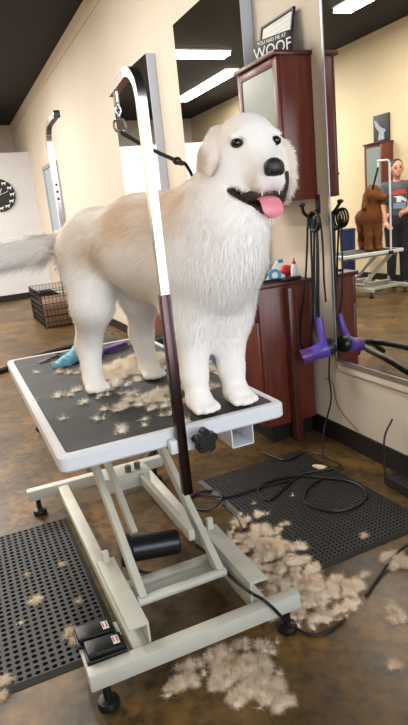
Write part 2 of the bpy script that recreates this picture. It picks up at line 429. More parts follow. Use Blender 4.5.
# ---- station mirrors on the right wall
def mirror(label, y0, y1, z0, z1, t, edge, group=None, fr=0.014):
    o = thing('wall_mirror', label, 'mirror', (XR, (y0+y1)/2, z0))
    b = new(); box(b, (XR-t, y0, z0), (XR-.001, y1, z1), .003); obj('backing', b, edge, o, False)
    b = new(); box(b, (XR-t-.003, y0+fr, z0+fr), (XR-t-.0005, y1-fr, z1-fr)); obj('mirror_glass', b, M['mirror'], o, False)
    if fr > .005:
        b = new()
        for a, c in (((y0, z0), (y0+fr, z1)), ((y1-fr, z0), (y1, z1)), ((y0+fr, z0), (y1-fr, z0+fr)), ((y0+fr, z1-fr), (y1-fr, z1))):
            box(b, (XR-t-.006, a[0], a[1]), (XR-t, c[0], c[1]), .001)
        obj('mirror_frame', b, M['silver'], o, False)
    return o
mirror('tall mirror with thin metal edge above the beige ledge, reflecting a brown dog', -.6, 2.59, .506, 2.70, .03, M['silver'], fr=.016)
mirror('tall mirror with pale side edge next to the red-brown wall cabinet', 3.30, 4.33, .97, 2.72, .075, M['mirror_edge'], fr=.003)
mirror('tall mirror with pale side edge behind the bent top of the near chrome post', 4.96, 6.05, .97, 2.70, .075, M['mirror_edge'], fr=.003)
o = thing('wall_panel', 'narrow pale grey panel on the cream wall near the white partition', 'panel', (XR, 10.3, 0))
b = new(); box(b, (XR-.05, 9.85, .1), (XR-.001, 10.85, 2.36), .004); obj('panel_board', b, M['grey_door'], o, False)
b = new()
for a, c in (((9.80, .1), (9.86, 2.42)), ((10.84, .1), (10.9, 2.42)), ((9.86, 2.36), (10.84, 2.42))): box(b, (XR-.07, a[0], a[1]), (XR-.001, c[0], c[1]), .003)
obj('panel_frame', b, M['silver'], o, False)


# ================================================================== grooming tables
def build_table(label, origin, rotz, H, L, v_base0, v_base1, base_u=(-.339, .370), detail=True, arm_v=(.263, 1.24)):
    t = thing('grooming_table', label, 'grooming table', origin, rotz, local=True)
    R_ = .045; w = .325
    def ring(u0, v0, r, z):
        out = []
        for cu, cv, a0 in ((w-u0-r, L-v0-r, 0), (-(w-u0-r), L-v0-r, 90), (-(w-u0-r), v0+r, 180), (w-u0-r, v0+r, 270)):
            for k in range(6):
                a = math.radians(a0+90*k/5); out.append((cu+r*math.cos(a), cv+r*math.sin(a), z))
        return out
    b = new(); e = .018                                       # white rim: outer wall, rounded lip, inner step
    rings = [ring(.006, .006, .018, H-R_), ring(0, 0, .024, H-R_+.006), ring(0, 0, .024, H-.006), ring(.006, .006, .02, H), ring(.024, .024, .012, H), ring(.026, .026, .012, H-.008)]
    vs = [[b.verts.new(p) for p in r] for r in rings]; n = len(vs[0])
    for a, c in zip(vs, vs[1:]):
        for k in range(n): b.faces.new((a[k], a[(k+1) % n], c[(k+1) % n], c[k]))
    b.faces.new(vs[0][::-1]); b.faces.new(vs[-1]); obj('table_rim', b, M['table_white'], t)
    b = new(); r0 = ring(.0255, .0255, .012, H-.008); r1 = ring(.0262, .0262, .012, H-.001)
    a = [b.verts.new(p) for p in r0]; c = [b.verts.new(p) for p in r1]
    for k in range(n): b.faces.new((a[k], a[(k+1) % n], c[(k+1) % n], c[k]))
    b.faces.new(c); b.faces.new(a[::-1]); obj('rubber_top', b, M['rubber'], t)
    u0, u1 = base_u; z0, z1 = .083, .138
    for v in (v_base0, v_base1):                             # foot bars
        b = new(); box(b, (u0, v, z0), (u1, v+.045, z1), .004); obj('foot_bar', b, M['frame_cream'], t)
    for u in (u0+.045, u1-.045):
        for v in (v_base0+.022, v_base1+.022):
            b = new(); lathe(b, (u, v, 0), (0, 0, z0+.004), [(0, .032), (.14, .034), (.28, .03), (.36, .012), (1, .012)], 16); obj('levelling_foot', b, M['black'], t)
    ru = (-.166, .245)
    for u in ru:                                             # base rails and the raised roller channels on their front ends
        b = new(); box(b, (u-.025, v_base0+.045, z0+.002), (u+.025, v_base1, z0+.045), .003); obj('base_rail', b, M['frame_cream'], t)
        b = new(); v1 = v_base0+.45; v0_ = v_base0+.05
        box(b, (u-.032, v0_, .196), (u+.032, v1, .206), .002); s = -1 if u < 0 else 1
        box(b, (u+(.024 if u < 0 else -.032), v0_, .128), (u+(.032 if u < 0 else -.024), v1, .2), .002)
        obj('roller_channel', b, M['frame_cream'], t)
        b = new(); box(b, (u-.012, v1-.03, .128), (u+.012, v1-.01, .25), .003); obj('stop_tab', b, M['frame_cream'], t)
    va, vb = arm_v; zt = H-R_-.04
    for u in (-.105, .175):                                  # arms rising to the back
        b = new(); beam(b, (u, va, .17), (u, vb, zt), .026, .05, .004); obj('scissor_arm', b, M['frame_cream'], t)
    b = new(); cyl(b, (-.125, va, .17), (.195, va, .17), .016); obj('cross_tube', b, M['frame_cream'], t)
    b = new(); cyl(b, (-.19, vb, zt), (.26, vb, zt), .014); obj('pivot_rod', b, M['steel'], t)
    for u in (-.18, .25):                                    # runners below the top
        b = new(); box(b, (u-.02, .1, H-R_-.035), (u+.02, L-.1, H-R_+.002), .003); obj('top_runner', b, M['frame_cream'], t)
    for v in (.14, L-.16):
        b = new(); box(b, (-.2, v, H-R_-.034), (.27, v+.04, H-R_+.001), .003); obj('top_crossbar', b, M['frame_cream'], t)
    if detail:
        b = new(); cyl(b, (-.095, .53, .205), (.115, .50, .19), .047, n=24, bev=.006); mo = obj('drive_motor', b, M['motor'], t)
        b = new(); cyl(b, (-.105, .533, .206), (-.06, .527, .203), .06, n=24, bev=.008); obj('motor_cap', b, M['black'], mo)
        b = new(); tube(b, [(-.10, .49, .17), (-.05, .44, .15), (.0, .42, .14), (.06, .40, .135)], .006, 6); obj('motor_cord', b, M['black_soft'], mo)
        b = new(); box(b, (-.13, .385, .128), (.22, .425, .15), .003); box(b, (-.13, .385, .10), (.22, .39, .13), .002); obj('motor_crossbar', b, M['frame_cream'], t)
        for p_, q_ in (((-.031, .90, .42), (-.031, .57, .229)), ((.119, .96, .275), (.119, .35, .29))):
            b = new(); beam(b, p_, q_, .024, .042, .004); obj('lift_strut', b, M['frame_cream'], t)
        b = new(); box(b, (-.30, .09, H-R_-.035), (-.255, .14, H-R_+.001), .004); obj('corner_block', b, M['frame_cream'], t)
        b = new(); box(b, (-.06, .93, .24), (.16, 1.03, .31), .006); sb = obj('strut_bracket', b, M['frame_cream'], t)
        for dv in (0, .045):
            b = new(); cyl(b, (.07+dv, .955+dv*.2, .31), (.07+dv, .955+dv*.2, .34), .014, n=6); obj('bolt', b, M['steel'], sb)
        b = new(); q = .036; uu = .205                      # open square stub under the front edge
        for a_, c_ in (((uu-q, .05, H-.122), (uu+q, .2, H-.118)), ((uu-q, .05, H-.122), (uu-q+.004, .2, H-.045)), ((uu+q-.004, .05, H-.122), (uu+q, .2, H-.045))): box(b, a_, c_, .001)
        obj('channel_stub', b, M['table_white'], t)
        b = new(); box(b, (u0, v_base0+.045, .108), (u0+.135, v_base0+.205, .13), .003); obj('pedal_plate', b, M['frame_cream'], t)
    return t
T1 = Vector((.481, 1.367, 0)); HT = .832
build_table('white-rimmed scissor-lift grooming table the golden dog stands on', T1, 0, HT, 1.284, .061, 1.40)
build_table('distant white-rimmed grooming table seen in the mirror with the brown dog', (-1.08, 6.68, 0), PI/2, .63, 1.0, .42, 1.02, (-.33, .33), detail=False, arm_v=(.45, .95))

def grooming_arm(label, x, y, zb, zt, s, knob=True):
    """square chrome post clamped to a table edge; s=+1 bends away from the camera, -1 towards it"""
    t = thing('grooming_post', label, 'grooming arm', (x, y, zb))
    rb = .075; pts = [(x, y, zb), (x, y, zt-rb)]
    for k in range(1, 11):
        a = math.radians(100 if s > 0 else 86)*k/10; pts.append((x, y+s*rb*(1-math.cos(a)), zt-rb+rb*math.sin(a)))
    p0 = pts[-1]; pts.append((x-(.008 if s > 0 else -.004), p0[1]+s*(.105 if s > 0 else .15), p0[2]-(.019 if s > 0 else -.010)))
    b = new(); tube(b, pts, .0150, 4, smooth=False, square=True); bmesh.ops.bevel(b, geom=[e for e in b.edges if e.is_manifold and e.calc_face_angle(0) > .6], offset=.003, segments=2, affect='EDGES')
    obj('post', b, M['chrome'], t, True, 18)
    return t
px1, py1 = .470, 1.343
SLEEVE = mat('bronze_grey_steel', (70, 56, 56), .25, 1.0)
ga = grooming_arm('near square chrome post clamped to the table front beside a black knob', px1, py1, .66, 1.715, 1)
b = new(); box(b, (px1-.0128, py1-.0128, .655), (px1+.0128, py1+.0128, 1.195), .002); sl = obj('lower_sleeve', b, SLEEVE, ga); sl['label'] = 'dark brownish lower tube of the post'
b = new(); box(b, (px1-.032, py1-.004, .775), (px1+.09, py1+.0225, .812), .004); obj('clamp', b, M['table_white'], ga)
b = new(); kx, kz = px1+.052, .808
cyl(b, (kx, py1-.005, kz), (kx, py1-.05, kz), .012, n=14)
for k in range(5):
    a = 2*PI*k/5+.3; cyl(b, (kx+.022*math.cos(a), py1-.052, kz+.022*math.sin(a)), (kx+.022*math.cos(a), py1-.024, kz+.022*math.sin(a)), .0125, n=12, bev=.003)
cyl(b, (kx, py1-.055, kz), (kx, py1-.022, kz), .026, n=20, bev=.004); obj('clamp_knob', b, M['black'], ga)
b = new(); e = (px1-.008, py1+.162, 1.692); cyl(b, e, (e[0], e[1], e[2]-.035), .007, n=10); obj('eye_bolt', b, M['chrome'], ga)
px2, py2 = .497, 2.672
gb = grooming_arm('far chrome post with a row of dark holes on the rear table edge', px2, py2, .70, 1.80, -1)
b = new(); box(b, (px2-.03, py2-.0205, .775), (px2+.03, py2+.03, .81), .004); obj('clamp', b, M['table_white'], gb)
for z in (1.50, 1.53, 1.56):
    b = new(); cyl(b, (px2, py2-.0125, z), (px2, py2-.0108, z), .006, n=12); obj('adjustment_hole', b, M['black'], gb)
b = new(); box(b, (px2-.009, py2-.229, 1.796), (px2+.017, py2-.214, 1.823), .003); obj('end_cap', b, M['black'], gb)

# ---- foot pedals on the base plate
for k, (lab, p) in enumerate((('black foot pedal with white sticker at the front end of the table base', (.212, 1.513)), ('black foot pedal with white sticker lying behind the front pedal by the mat', (.20, 1.593)))):
    t = thing('foot_pedal', lab, 'foot pedal', (p[0], p[1], .138 if k == 0 else .13), .0, 'foot pedals of the grooming table')
    rz = Matrix.Rotation(math.radians(-2), 3, 'Z')
    zz = .1305; x, y = p
    b = new(); box(b, (x-.062, y-.036, zz), (x+.062, y+.036, zz+.014), .005, rot=rz); obj('pedal_base', b, M['black'], t)
    b = new(); box(b, (x-.058, y-.033, zz+.016), (x+.056, y+.033, zz+.034), .006, rot=Matrix.Rotation(.08, 3, 'Y')); tp = obj('tread', b, M['black'], t)
    b = new(); box(b, (x+.024, y-.02, zz+.0295), (x+.044, y+.018, zz+.0315), .0003, rot=Matrix.Rotation(.08, 3, 'Y')); s = obj('sticker', b, M['label'], tp); s['label'] = 'white printed sticker'
    b = new()
    for d in (-.006, .004): box(b, (x+.032+d, y-.012, zz+.0312), (x+.036+d, y+.012, zz+.0322), rot=Matrix.Rotation(.08, 3, 'Y'))
    obj('sticker_print', b, M['label_red'], tp)

# ================================================================== floor mats
def holed_mat(label, c0, ux, uy, nx, ny, cell, hole, m, bord):
    """rubber mat with a grid of round holes; ux, uy unit vectors"""
    o = new(); c0 = Vector((*c0, 0)); ux = Vector((*ux, 0)).normalized(); uy = Vector((*uy, 0)).normalized(); h = .012
    P = lambda u, v, z: c0+ux*u+uy*v+Vector((0, 0, z))
    cache = {}
    def V(u, v, z):
        k = (round(u, 5), round(v, 5), z)
        if k not in cache: cache[k] = o.verts.new(P(u, v, z))
        return cache[k]
    for i in range(nx):
        for j in range(ny):
            u0, v0 = bord+i*cell, bord+j*cell; cu, cv = u0+cell/2, v0+cell/2
            sq = [(u0+cell, cv), (u0+cell, v0+cell), (cu, v0+cell), (u0, v0+cell), (u0, cv), (u0, v0), (cu, v0), (u0+cell, v0)]
            ho = [(cu+hole*math.cos(k*PI/4), cv+hole*math.sin(k*PI/4)) for k in range(8)]
            for k in range(8):
                q = (k+1) % 8
                o.faces.new((V(*sq[k], h), V(*sq[q], h), V(*ho[q], h), V(*ho[k], h)))
                o.faces.new((V(*ho[k], h), V(*ho[q], h), V(*ho[q], .003), V(*ho[k], .003)))
            o.faces.new([V(*p, .003) for p in ho])
    Wd, Hd = 2*bord+nx*cell, 2*bord+ny*cell
    us = [bord+i*cell/2 for i in range(2*nx+1)]; vs = [bord+j*cell/2 for j in range(2*ny+1)]
    for (a, b_) in ((0, 1), (1, 0)):
        pass
    for i in range(2*nx):
        o.faces.new((V(us[i], bord, h), V(us[i+1], bord, h), V(us[i+1], 0, .002), V(us[i], 0, .002)))
        o.faces.new((V(us[i], Hd-bord, h), V(us[i+1], Hd-bord, h), V(us[i+1], Hd, .002), V(us[i], Hd, .002)))
    for j in range(2*ny):
        o.faces.new((V(bord, vs[j], h), V(bord, vs[j+1], h), V(0, vs[j+1], .002), V(0, vs[j], .002)))
        o.faces.new((V(Wd-bord, vs[j], h), V(Wd-bord, vs[j+1], h), V(Wd, vs[j+1], .002), V(Wd, vs[j], .002)))
    for u, v, a, b_ in ((0, 0, bord, bord), (Wd, 0, Wd-bord, bord), (0, Hd, bord, Hd-bord), (Wd, Hd, Wd-bord, Hd-bord)):
        o.faces.new((V(a, b_, h), V(u, b_, .002), V(u, v, .002), V(a, v, .002)))
    return tag(obj('rubber_mat', o, m, None, False), label, 'floor mat')
holed_mat('black perforated rubber mat on the left beside the foot pedals', (-.40, 1.647), (1, 0), (0, 1), 24, 36, .0272, .0092, M['mat_rubber'], .02)
holed_mat('black rubber mat under the coiled cord by the right wall', (1.02, 1.66), (1, .03), (-.03, 1), 30, 46, .0205, .0058, M['mat_rubber'], .02)

# ================================================================== ceiling lights
def ceiling_light(label, x, y, L, along_x, z=3.69, pw=1.0):
    t = thing('ceiling_light', label, 'ceiling light', (x, y, z), 0, None)
    hx, hy = (L/2, .13) if along_x else (.13, L/2)
    b = new(); box(b, (x-hx-.015, y-hy-.015, z+.035), (x+hx+.015, y+hy+.015, ZC+.001), .004); obj('fixture_body', b, M['fixture'], t, False)
    b = new(); box(b, (x-hx, y-hy, z), (x+hx, y+hy, z+.034), .012); obj('diffuser', b, M['lamp'], t)
    area_light('lamp_light', (0, 0, -.012), (0, 0, 0), 2*hx, 2*hy, pw*LAMP_W*L/1.2, (1.0, .976, .935), t)
ceiling_light('short ceiling light running across the room, upper strip in the mirror behind the dog', -.30, 8.8, 1.25, True, pw=2.9)
ceiling_light('long ceiling light running along the room, lower strip in the mirror behind the dog', -1.5, 10.95, 2.4, False, pw=2.7)
ceiling_light('ceiling light reflected at the top of the large near mirror', -1.5, 5.6, 2.4, False, pw=1.2)
for x, y, w_ in ((.15, 4.6, .95), (-1.5, 1.2, .25)):  # added fixtures out of view, there to brighten the near room
    ceiling_light('added unseen ceiling light over the floor behind the grooming table' if x > 0 else 'added unseen ceiling light over the open floor by the shop window', x, y, 2.4, False, pw=w_)

# ================================================================== cabinets
def wall_cabinet(label, y0, y1, z0, z1, x0, x1, s, group=None):
    """hung on the wall at x1 (s=+1) with its door at x0"""
    lo, hi = min(x0, x1), max(x0, x1)
    t = thing('wall_cabinet', label, 'wall cabinet', ((x0+x1)/2, (y0+y1)/2, z0), 0, group)
    d = .02*s
    b = new(); box(b, (min(x0+d, x1), y0, z0), (max(x0+d, x1), y1, z1), .002); obj('cabinet_body', b, M['cherry'], t)
    b = new(); box(b, (lo-.018 if s > 0 else lo, y0-.012, z1), (hi if s > 0 else hi+.018, y1+.012, z1+.022), .003); obj('top_board', b, M['cherry_dark'], t)
    b = new(); f = .045; xa, xb = min(x0, x0+d*.95), max(x0, x0+d*.95)
    for a, c in (((y0+.002, z0+.002), (y0+f, z1-.002)), ((y1-f, z0+.002), (y1-.002, z1-.002)), ((y0+f, z0+.002), (y1-f, z0+f)), ((y0+f, z1-f), (y1-f, z1-.002))):
        box(b, (xa, a[0], a[1]), (xb, c[0], c[1]), .002)
    dr = obj('door', b, M['cherry'], t)
    b = new(); box(b, (x0+d*.25, y0+f-.003, z0+f-.003), (x0+d*.6, y1-f+.003, z1-f+.003)); g = obj('glass_panel', b, M['frosted'], dr, False)
    b = new(); xk = x0-.016*s; cyl(b, (x0, y0+.022, z0+.12), (xk, y0+.022, z0+.12), .008, n=12); obj('knob', b, M['steel'], dr)
    return t
wall_cabinet('red-brown wall cabinet with frosted glass door behind the golden dog', 2.73, 3.16, 1.393, 2.103, 1.69, 1.8995, 1)
wall_cabinet('red-brown cabinet reflected in the mirror with a dark picture on top', 7.33, 7.75, 1.20, 2.13, XL+.215, XL+.0005, -1)

def base_cabinet(label, y0, y1, x0, zt):
    t = thing('base_cabinet', label, 'base cabinet', ((x0+XR)/2, (y0+y1)/2, 0))
    b = new(); box(b, (x0+.02, y0, .11), (XR-.02, y1, zt-.024), .002); obj('cabinet_body', b, M['cherry'], t)
    b = new(); box(b, (x0+.07, y0+.03, 0), (XR-.03, y1-.03, .112)); obj('plinth', b, M['black_base'], t, False)
    b = new(); box(b, (x0-.015, y0-.012, zt-.024), (XR-.0015, y1+.012, zt), .004); obj('counter_top', b, M['cherry_dark'], t)
    n = 2; wv = (y1-y0)/n
    for k in range(n):
        a, c = y0+k*wv+.004, y0+(k+1)*wv-.004
        b = new(); box(b, (x0, a, zt-.20), (x0+.019, c, zt-.032), .003); d = obj('drawer', b, M['cherry'], t)
        b = new(); m_ = (a+c)/2; tube(b, [(x0+.002, m_-.06, zt-.115), (x0-.024, m_-.055, zt-.115), (x0-.024, m_+.055, zt-.115), (x0+.002, m_+.06, zt-.115)], .006, 8, smooth=False); obj('handle', b, M['steel'], d)
        b = new(); box(b, (x0, a, .12), (x0+.019, c, zt-.208), .003); d = obj('door', b, M['cherry'], t)
        b = new(); h_ = a+.05 if k else c-.05; tube(b, [(x0+.002, h_, zt-.30), (x0-.024, h_, zt-.305), (x0-.024, h_, zt-.41), (x0+.002, h_, zt-.415)], .006, 8, smooth=False); obj('handle', b, M['steel'], d)
    b = new(); box(b, (1.70, y0-.06, 0), (1.745, y0-.003, zt-.03), .003); obj('end_post', b, M['cherry_dark'], t)
    return t
base_cabinet('red-brown base cabinet beside the dog with bottles and dispenser on its counter', 2.83, 3.72, 1.52, .955)
base_cabinet('red-brown base cabinet farther along the wall, seen between the dog\'s legs', 4.45, 5.35, 1.52, .955)

# sign and frame on the wall cabinet
zt = 2.1255
def board(bm, yc, z, w, h, x, lean, th, inset=0.0):
    pass
t = thing('framed_certificate', 'thin black picture frame leaning on the wall behind the WOOF sign', 'picture frame', (1.83, 2.93, zt))
R1 = Matrix.Rotation(math.radians(9), 3, 'Y')
fy0, fy1, fh = 2.82, 3.16, .235
def leaned(bm, a, c, x0, ang, bev=.002):
    """box in (depth, y, height) coordinates leaning back towards the wall by ang about the base line x=x0"""
    t_ = bmesh.new(); bmesh.ops.create_cube(t_, size=1); a, c = Vector(a), Vector(c); d = c-a
    bmesh.ops.scale(t_, vec=d, verts=t_.verts)
    if bev: bmesh.ops.bevel(t_, geom=t_.edges[:], offset=bev, segments=1, affect='EDGES')
    bmesh.ops.translate(t_, vec=(a+c)/2, verts=t_.verts)
    bmesh.ops.transform(t_, matrix=Matrix.Translation((x0, 0, zt))@Matrix.Rotation(ang, 4, 'Y'), verts=t_.verts); merge(bm, t_)
ang = math.radians(11); xb = 1.835
b = new()
for a, c in (((fy0, 0), (fy0+.014, fh)), ((fy1-.014, 0), (fy1, fh)), ((fy0, 0), (fy1, .014)), ((fy0, fh-.014), (fy1, fh))): leaned(b, (-.012, a[0], a[1]), (.004, c[0], c[1]), xb, ang)
obj('frame', b, M['black'], t)
b = new(); leaned(b, (-.004, fy0+.01, .01), (.002, fy1-.01, fh-.01), xb, ang, 0); obj('certificate_sheet', b, M['paper'], t, False)
b = new()
for k, wd in enumerate((.10, .13, .07)): leaned(b, (-.0046, 2.93-wd, .205-.026*k), (-.0038, 2.93+wd, .207-.026*k), xb, ang, 0)
obj('faint_lines', b, M['photo_grey'], t, False)
t = thing('woof_sign', 'charcoal block sign reading You had me at WOOF on the wall cabinet', 'sign', (1.765, 2.87, zt))
sy0, sy1, sh = 2.755, 2.985, .102
SROT = Matrix.Translation((1.765, 2.875, 0))@Matrix.Rotation(math.radians(20), 4, 'Z')@Matrix.Translation((-1.765, -2.875, 0))
b = new(); box(b, (1.75, sy0, zt+.0005), (1.78, sy1, zt+sh), .003); bmesh.ops.transform(b, matrix=SROT, verts=b.verts); sg = obj('sign_board', b, M['slate'], t)
def text(name, body, size, loc, rot, m, parent, ext=.0008, sx=1.0):
    cu = bpy.data.curves.new(name, 'FONT'); cu.body = body; cu.size = size; cu.align_x = 'CENTER'; cu.align_y = 'CENTER'; cu.extrude = ext; cu.resolution_u = 3
    o = bpy.data.objects.new('tmp_text', cu); COL.objects.link(o)
    bpy.context.view_layer.update()
    me = bpy.data.meshes.new_from_object(o.evaluated_get(bpy.context.evaluated_depsgraph_get())); me.name = name
    bpy.data.objects.remove(o); bpy.data.curves.remove(cu)
    me.transform(SROT@Matrix.Translation(loc)@rot.to_4x4()@Matrix.Diagonal((sx, 1, 1, 1)))
    return link_mesh(name, me, m, parent, False)
ROT_L = Matrix(((0, 0, -1), (-1, 0, 0), (0, 1, 0)))       # faces -x, reads towards the viewer
def bold_text(name, body, size, loc, m, parent, sx=1.0):
    return text(name, body, size, loc, ROT_L, m, parent, .0008, sx)
b_ = bold_text('lettering', 'WOOF', .080, (1.7493, (sy0+sy1)/2, zt+.037), M['lettering'], sg, 1.0)
bold_text('lettering', 'YOU HAD ME AT', .025, (1.7493, (sy0+sy1)/2, zt+.084), M['lettering'], sg, 1.0)

# dark picture on the reflected cabinet
t = thing('picture_canvas', 'dark square picture of a pale dog on top of the reflected cabinet', 'picture', (XL+.03, 7.56, 2.1525))
y0, y1, z0, z1 = 7.39, 7.74, 2.1525, 2.56
b = new(); box(b, (XL+.002, y0, z0), (XL+.03, y1, z1), .003); cv = obj('canvas', b, M['photo_black'], t)
b = new(); prism(b, [(.10, .04), (.24, .04), (.22, .16), (.30, .24), (.33, .34), (.28, .33), (.22, .26), (.17, .22), (.06, .17), (.11, .13)], (XL+.0302, y0, z0), (0, 1, 0), (0, 0, 1), (.001, 0, 0)); obj('pale_figure', b, M['photo_grey'], cv, False)

# ================================================================== clock, outlet, crate
cx, cz, cr = pix(-1.0, 195.5, Y=YP).x, pix(-1.0, 195.5, Y=YP).z, .315
t = thing('wall_clock', 'round black wall clock with white dog shapes on the white partition', 'clock', (cx, YP, cz-cr))
b = new(); lathe(b, (cx, YP-.0005, cz), (0, -.04, 0), [(0, cr), (.7, cr), (1, cr-.012)], 48); lathe(b, (cx, YP-.039, cz), (0, -.001, 0), [(0, cr-.02), (1, cr-.02)], 48); face = obj('clock_face', b, M['black'], t)
dog_poly = [(-.035, -.03), (-.025, -.03), (-.022, -.008), (.012, -.008), (.014, -.03), (.024, -.03), (.026, .006), (.042, .012), (.04, .024), (.026, .03), (.016, .016), (-.026, .014), (-.044, .026), (-.036, .006)]
for k in range(12):
    a = PI/2-2*PI*k/12; px, pz = cx+cr*.80*math.cos(a), cz+cr*.80*math.sin(a); sc = 1.15
    b = new(); prism(b, [(u*sc, v*sc) for u, v in dog_poly], (px, YP-.0415, pz), (1, 0, 0), (0, 0, 1), (0, -.002, 0)); obj('dog_marker', b, M['lettering'], face, False)
for a, l, w in ((math.radians(62), .14, .012), (math.radians(20), .19, .008)):
    b = new(); beam(b, (cx, YP-.044, cz), (cx+l*math.cos(a), YP-.044, cz+l*math.sin(a)), w, .003, 0, up=(0, 1, 0)); obj('clock_hand', b, M['lettering'], face, False)
b = new(); oy, oz = 11.62, .64; box(b, (XR-.008, oy-.10, oz-.12), (XR-.0005, oy+.10, oz+.12), .003); t = tag(obj('wall_outlet', b, M['outlet']), 'pale wall outlet plate low on the cream wall above the wire crate', 'wall outlet')
for dz in (-.05, .05):
    b = new(); box(b, (XR-.011, oy-.045, oz+dz-.03), (XR-.007, oy+.045, oz+dz+.03), .002); obj('socket', b, M['black'], t)
q = pix(30, 242, Y=YP); b = new(); box(b, (q.x-.07, YP-.012, q.z-.03), (q.x+.06, YP-.0005, q.z+.03), .006); tag(obj('wall_hook', b, M['navy']), 'small blue hook plate on the white partition', 'hook')
def crate(label, x0, y0, x1, y1, h):
    t = thing('wire_crate', label, 'dog crate', ((x0+x1)/2, (y0+y1)/2, 0))
    b = new(); r = .006
    for x in (x0, x1):
        for y in (y0, y1): tube(b, [(x, y, .0), (x, y, h)], r, 6, smooth=False)
    for z in (.012, h*.33, h*.66, h): tube(b, [(x0, y0, z), (x1, y0, z), (x1, y1, z), (x0, y1, z), (x0, y0, z)], r, 6, smooth=False)
    obj('crate_frame', b, M['wire'], t)
    for nm, (p, q), n in (('front_panel', ((x0, y0), (x1, y0)), 11), ('back_panel', ((x0, y1), (x1, y1)), 11), ('side_panel', ((x0, y0), (x0, y1)), 20), ('side_panel', ((x1, y0), (x1, y1)), 20)):
        b = new()
        for k in range(1, n):
            f = k/n; tube(b, [(p[0]+(q[0]-p[0])*f, p[1]+(q[1]-p[1])*f, .01), (p[0]+(q[0]-p[0])*f, p[1]+(q[1]-p[1])*f, h)], .0035, 5, smooth=False)
        for k in range(1, 6): tube(b, [(*p, h*k/6), (*q, h*k/6)], .0035, 5, smooth=False)
        obj(nm, b, M['wire'], t)
    b = new(); tube(b, [(x0, y0, h)]+[(x0, y0+(y1-y0)*f, h) for f in (.5, 1)], .004, 5, smooth=False)
    for k in range(1, 12): f = k/12; tube(b, [(x0+(x1-x0)*f, y0, h), (x0+(x1-x0)*f, y1, h)], .0035, 5, smooth=False)
    obj('top_panel', b, M['wire'], t)
    b = new(); box(b, (x0+.012, y0+.012, .016), (x1-.012, y1-.012, .33), .02); obj('bedding', b, M['crate_tray'], t)
    return t
crate('black wire dog crate with brown bedding on the floor below the outlet', 1.10, 8.36, 1.68, 9.55, .52)

# ================================================================== things on the base counter
cz = .9555
t = thing('squeeze_bottle', 'small white bottle with red cap on the counter beside the dog', 'bottle', (1.83, 2.885, cz))
p = pix(295, 279, Y=2.885); p.z = cz
b = new(); lathe(b, p, (0, 0, .085), [(0, .019), (.05, .021), (.72, .021), (.88, .014), (1, .009)], 20); obj('bottle_body', b, M['white_plastic'], t)
b = new(); lathe(b, p+Vector((0, 0, .085)), (0, 0, .035), [(0, .011), (.3, .011), (.4, .006), (1, .003)], 14); obj('cap', b, M['red'], t)
t = thing('tape_dispenser', 'blue and white tape dispenser lying on the counter by the dog\'s chest', 'tape dispenser', (1.70, 2.90, cz))
p = pix(277, 284, Y=2.90); p.z = cz
b = new(); prism(b, [(-.065, 0), (.04, 0), (.05, .03), (.012, .05), (.032, .105), (.008, .115), (-.035, .05)], p, (.9, -.43, 0), (0, 0, 1), (.012, .026, 0)); obj('dispenser_body', b, M['white_plastic'], t)
b = new(); ax = Vector((.43, .9, 0)); lathe(b, p+Vector((-.012, -.003, .036))-ax*.004, ax*.04, [(0, .036), (1, .036)], 28); obj('tape_roll', b, M['teal'], t)
b = new(); lathe(b, p+Vector((-.012, -.003, .036))-ax*.006, ax*.044, [(0, .018), (1, .018)], 20); obj('roll_core', b, M['white_plastic'], t)
b = new(); box(b, (p.x+.012, p.y-.018, cz+.102), (p.x+.04, p.y+.01, cz+.122), .004); obj('cutter', b, M['teal'], t)
b = new(); p = pix(287, 276, Y=3.03); ball(b, (p.x, 3.03, cz+.035), .034, 1.3, .9, 1.03); ball(b, (p.x+.05, 3.03, cz+.028), .028, 1.1, 1, 1); tag(obj('red_pouch', b, M['red']), 'bright red pouch behind the small white bottle on the counter', 'pouch')
t = thing('grooming_brush', 'black brush lying flat at the counter edge before the white bottle', 'brush', (1.72, 2.85, cz))
b = new(); box(b, (1.70, 2.83, cz+.0005), (1.835, 2.858, cz+.02), .007); obj('brush_head', b, M['black'], t)
b = new(); tube(b, [(1.705, 2.845, cz+.012), (1.65, 2.85, cz+.013), (1.59, 2.86, cz+.011)], .009, 8); obj('brush_handle', b, M['black'], t)
t = thing('spray_bottle', 'white spray bottle with red trigger at the dog\'s chest on the counter', 'bottle', (1.60, 3.08, cz)); p = Vector((1.60, 3.08, cz))
b = new(); lathe(b, p, (0, 0, .10), [(0, .034), (.06, .037), (.7, .037), (1, .014)], 20); obj('bottle_body', b, M['white_plastic'], t)
b = new(); box(b, (1.565, 3.066, cz+.10), (1.62, 3.094, cz+.13), .006); box(b, (1.572, 3.072, cz+.075), (1.58, 3.088, cz+.105), .003); obj('trigger', b, M['red'], t)

# ---- wall hook with hanging leads and the hair dryer
hk0 = pix(318, 204, X=XR-.006); hy, hz = hk0.y, hk0.z
t = thing('wall_hook', 'black curved hook on the cream wall holding looped leads beside the mirror', 'hook', (XR, hy, hz-.06))
b = new(); box(b, (XR-.012, hy-.014, hz-.05), (XR-.0005, hy+.022, hz+.05), .004); obj('hook_plate', b, M['black'], t)
tipp = pix(302, 206, X=1.745); low = pix(309, 217, X=1.80)
b = new(); tube(b, [(XR-.012, hy, hz-.03), (XR-.05, hy, low.z), low, pix(304, 213, X=1.765), tipp], .009, 9); ball(b, tipp+Vector((0, 0, .004)), .015, 1.2, 1.2, .8); obj('hook_arm', b, M['black'], t)
def hang(label, pts, r, m, group='leads on the wall hook'):
    b = new(); tube(b, pts, r, 7, per=10); return tag(obj('hanging_lead', b, m), label, 'lead', group)
def pl(lst, X): return [pix(x, y, X=X) for x, y in lst]
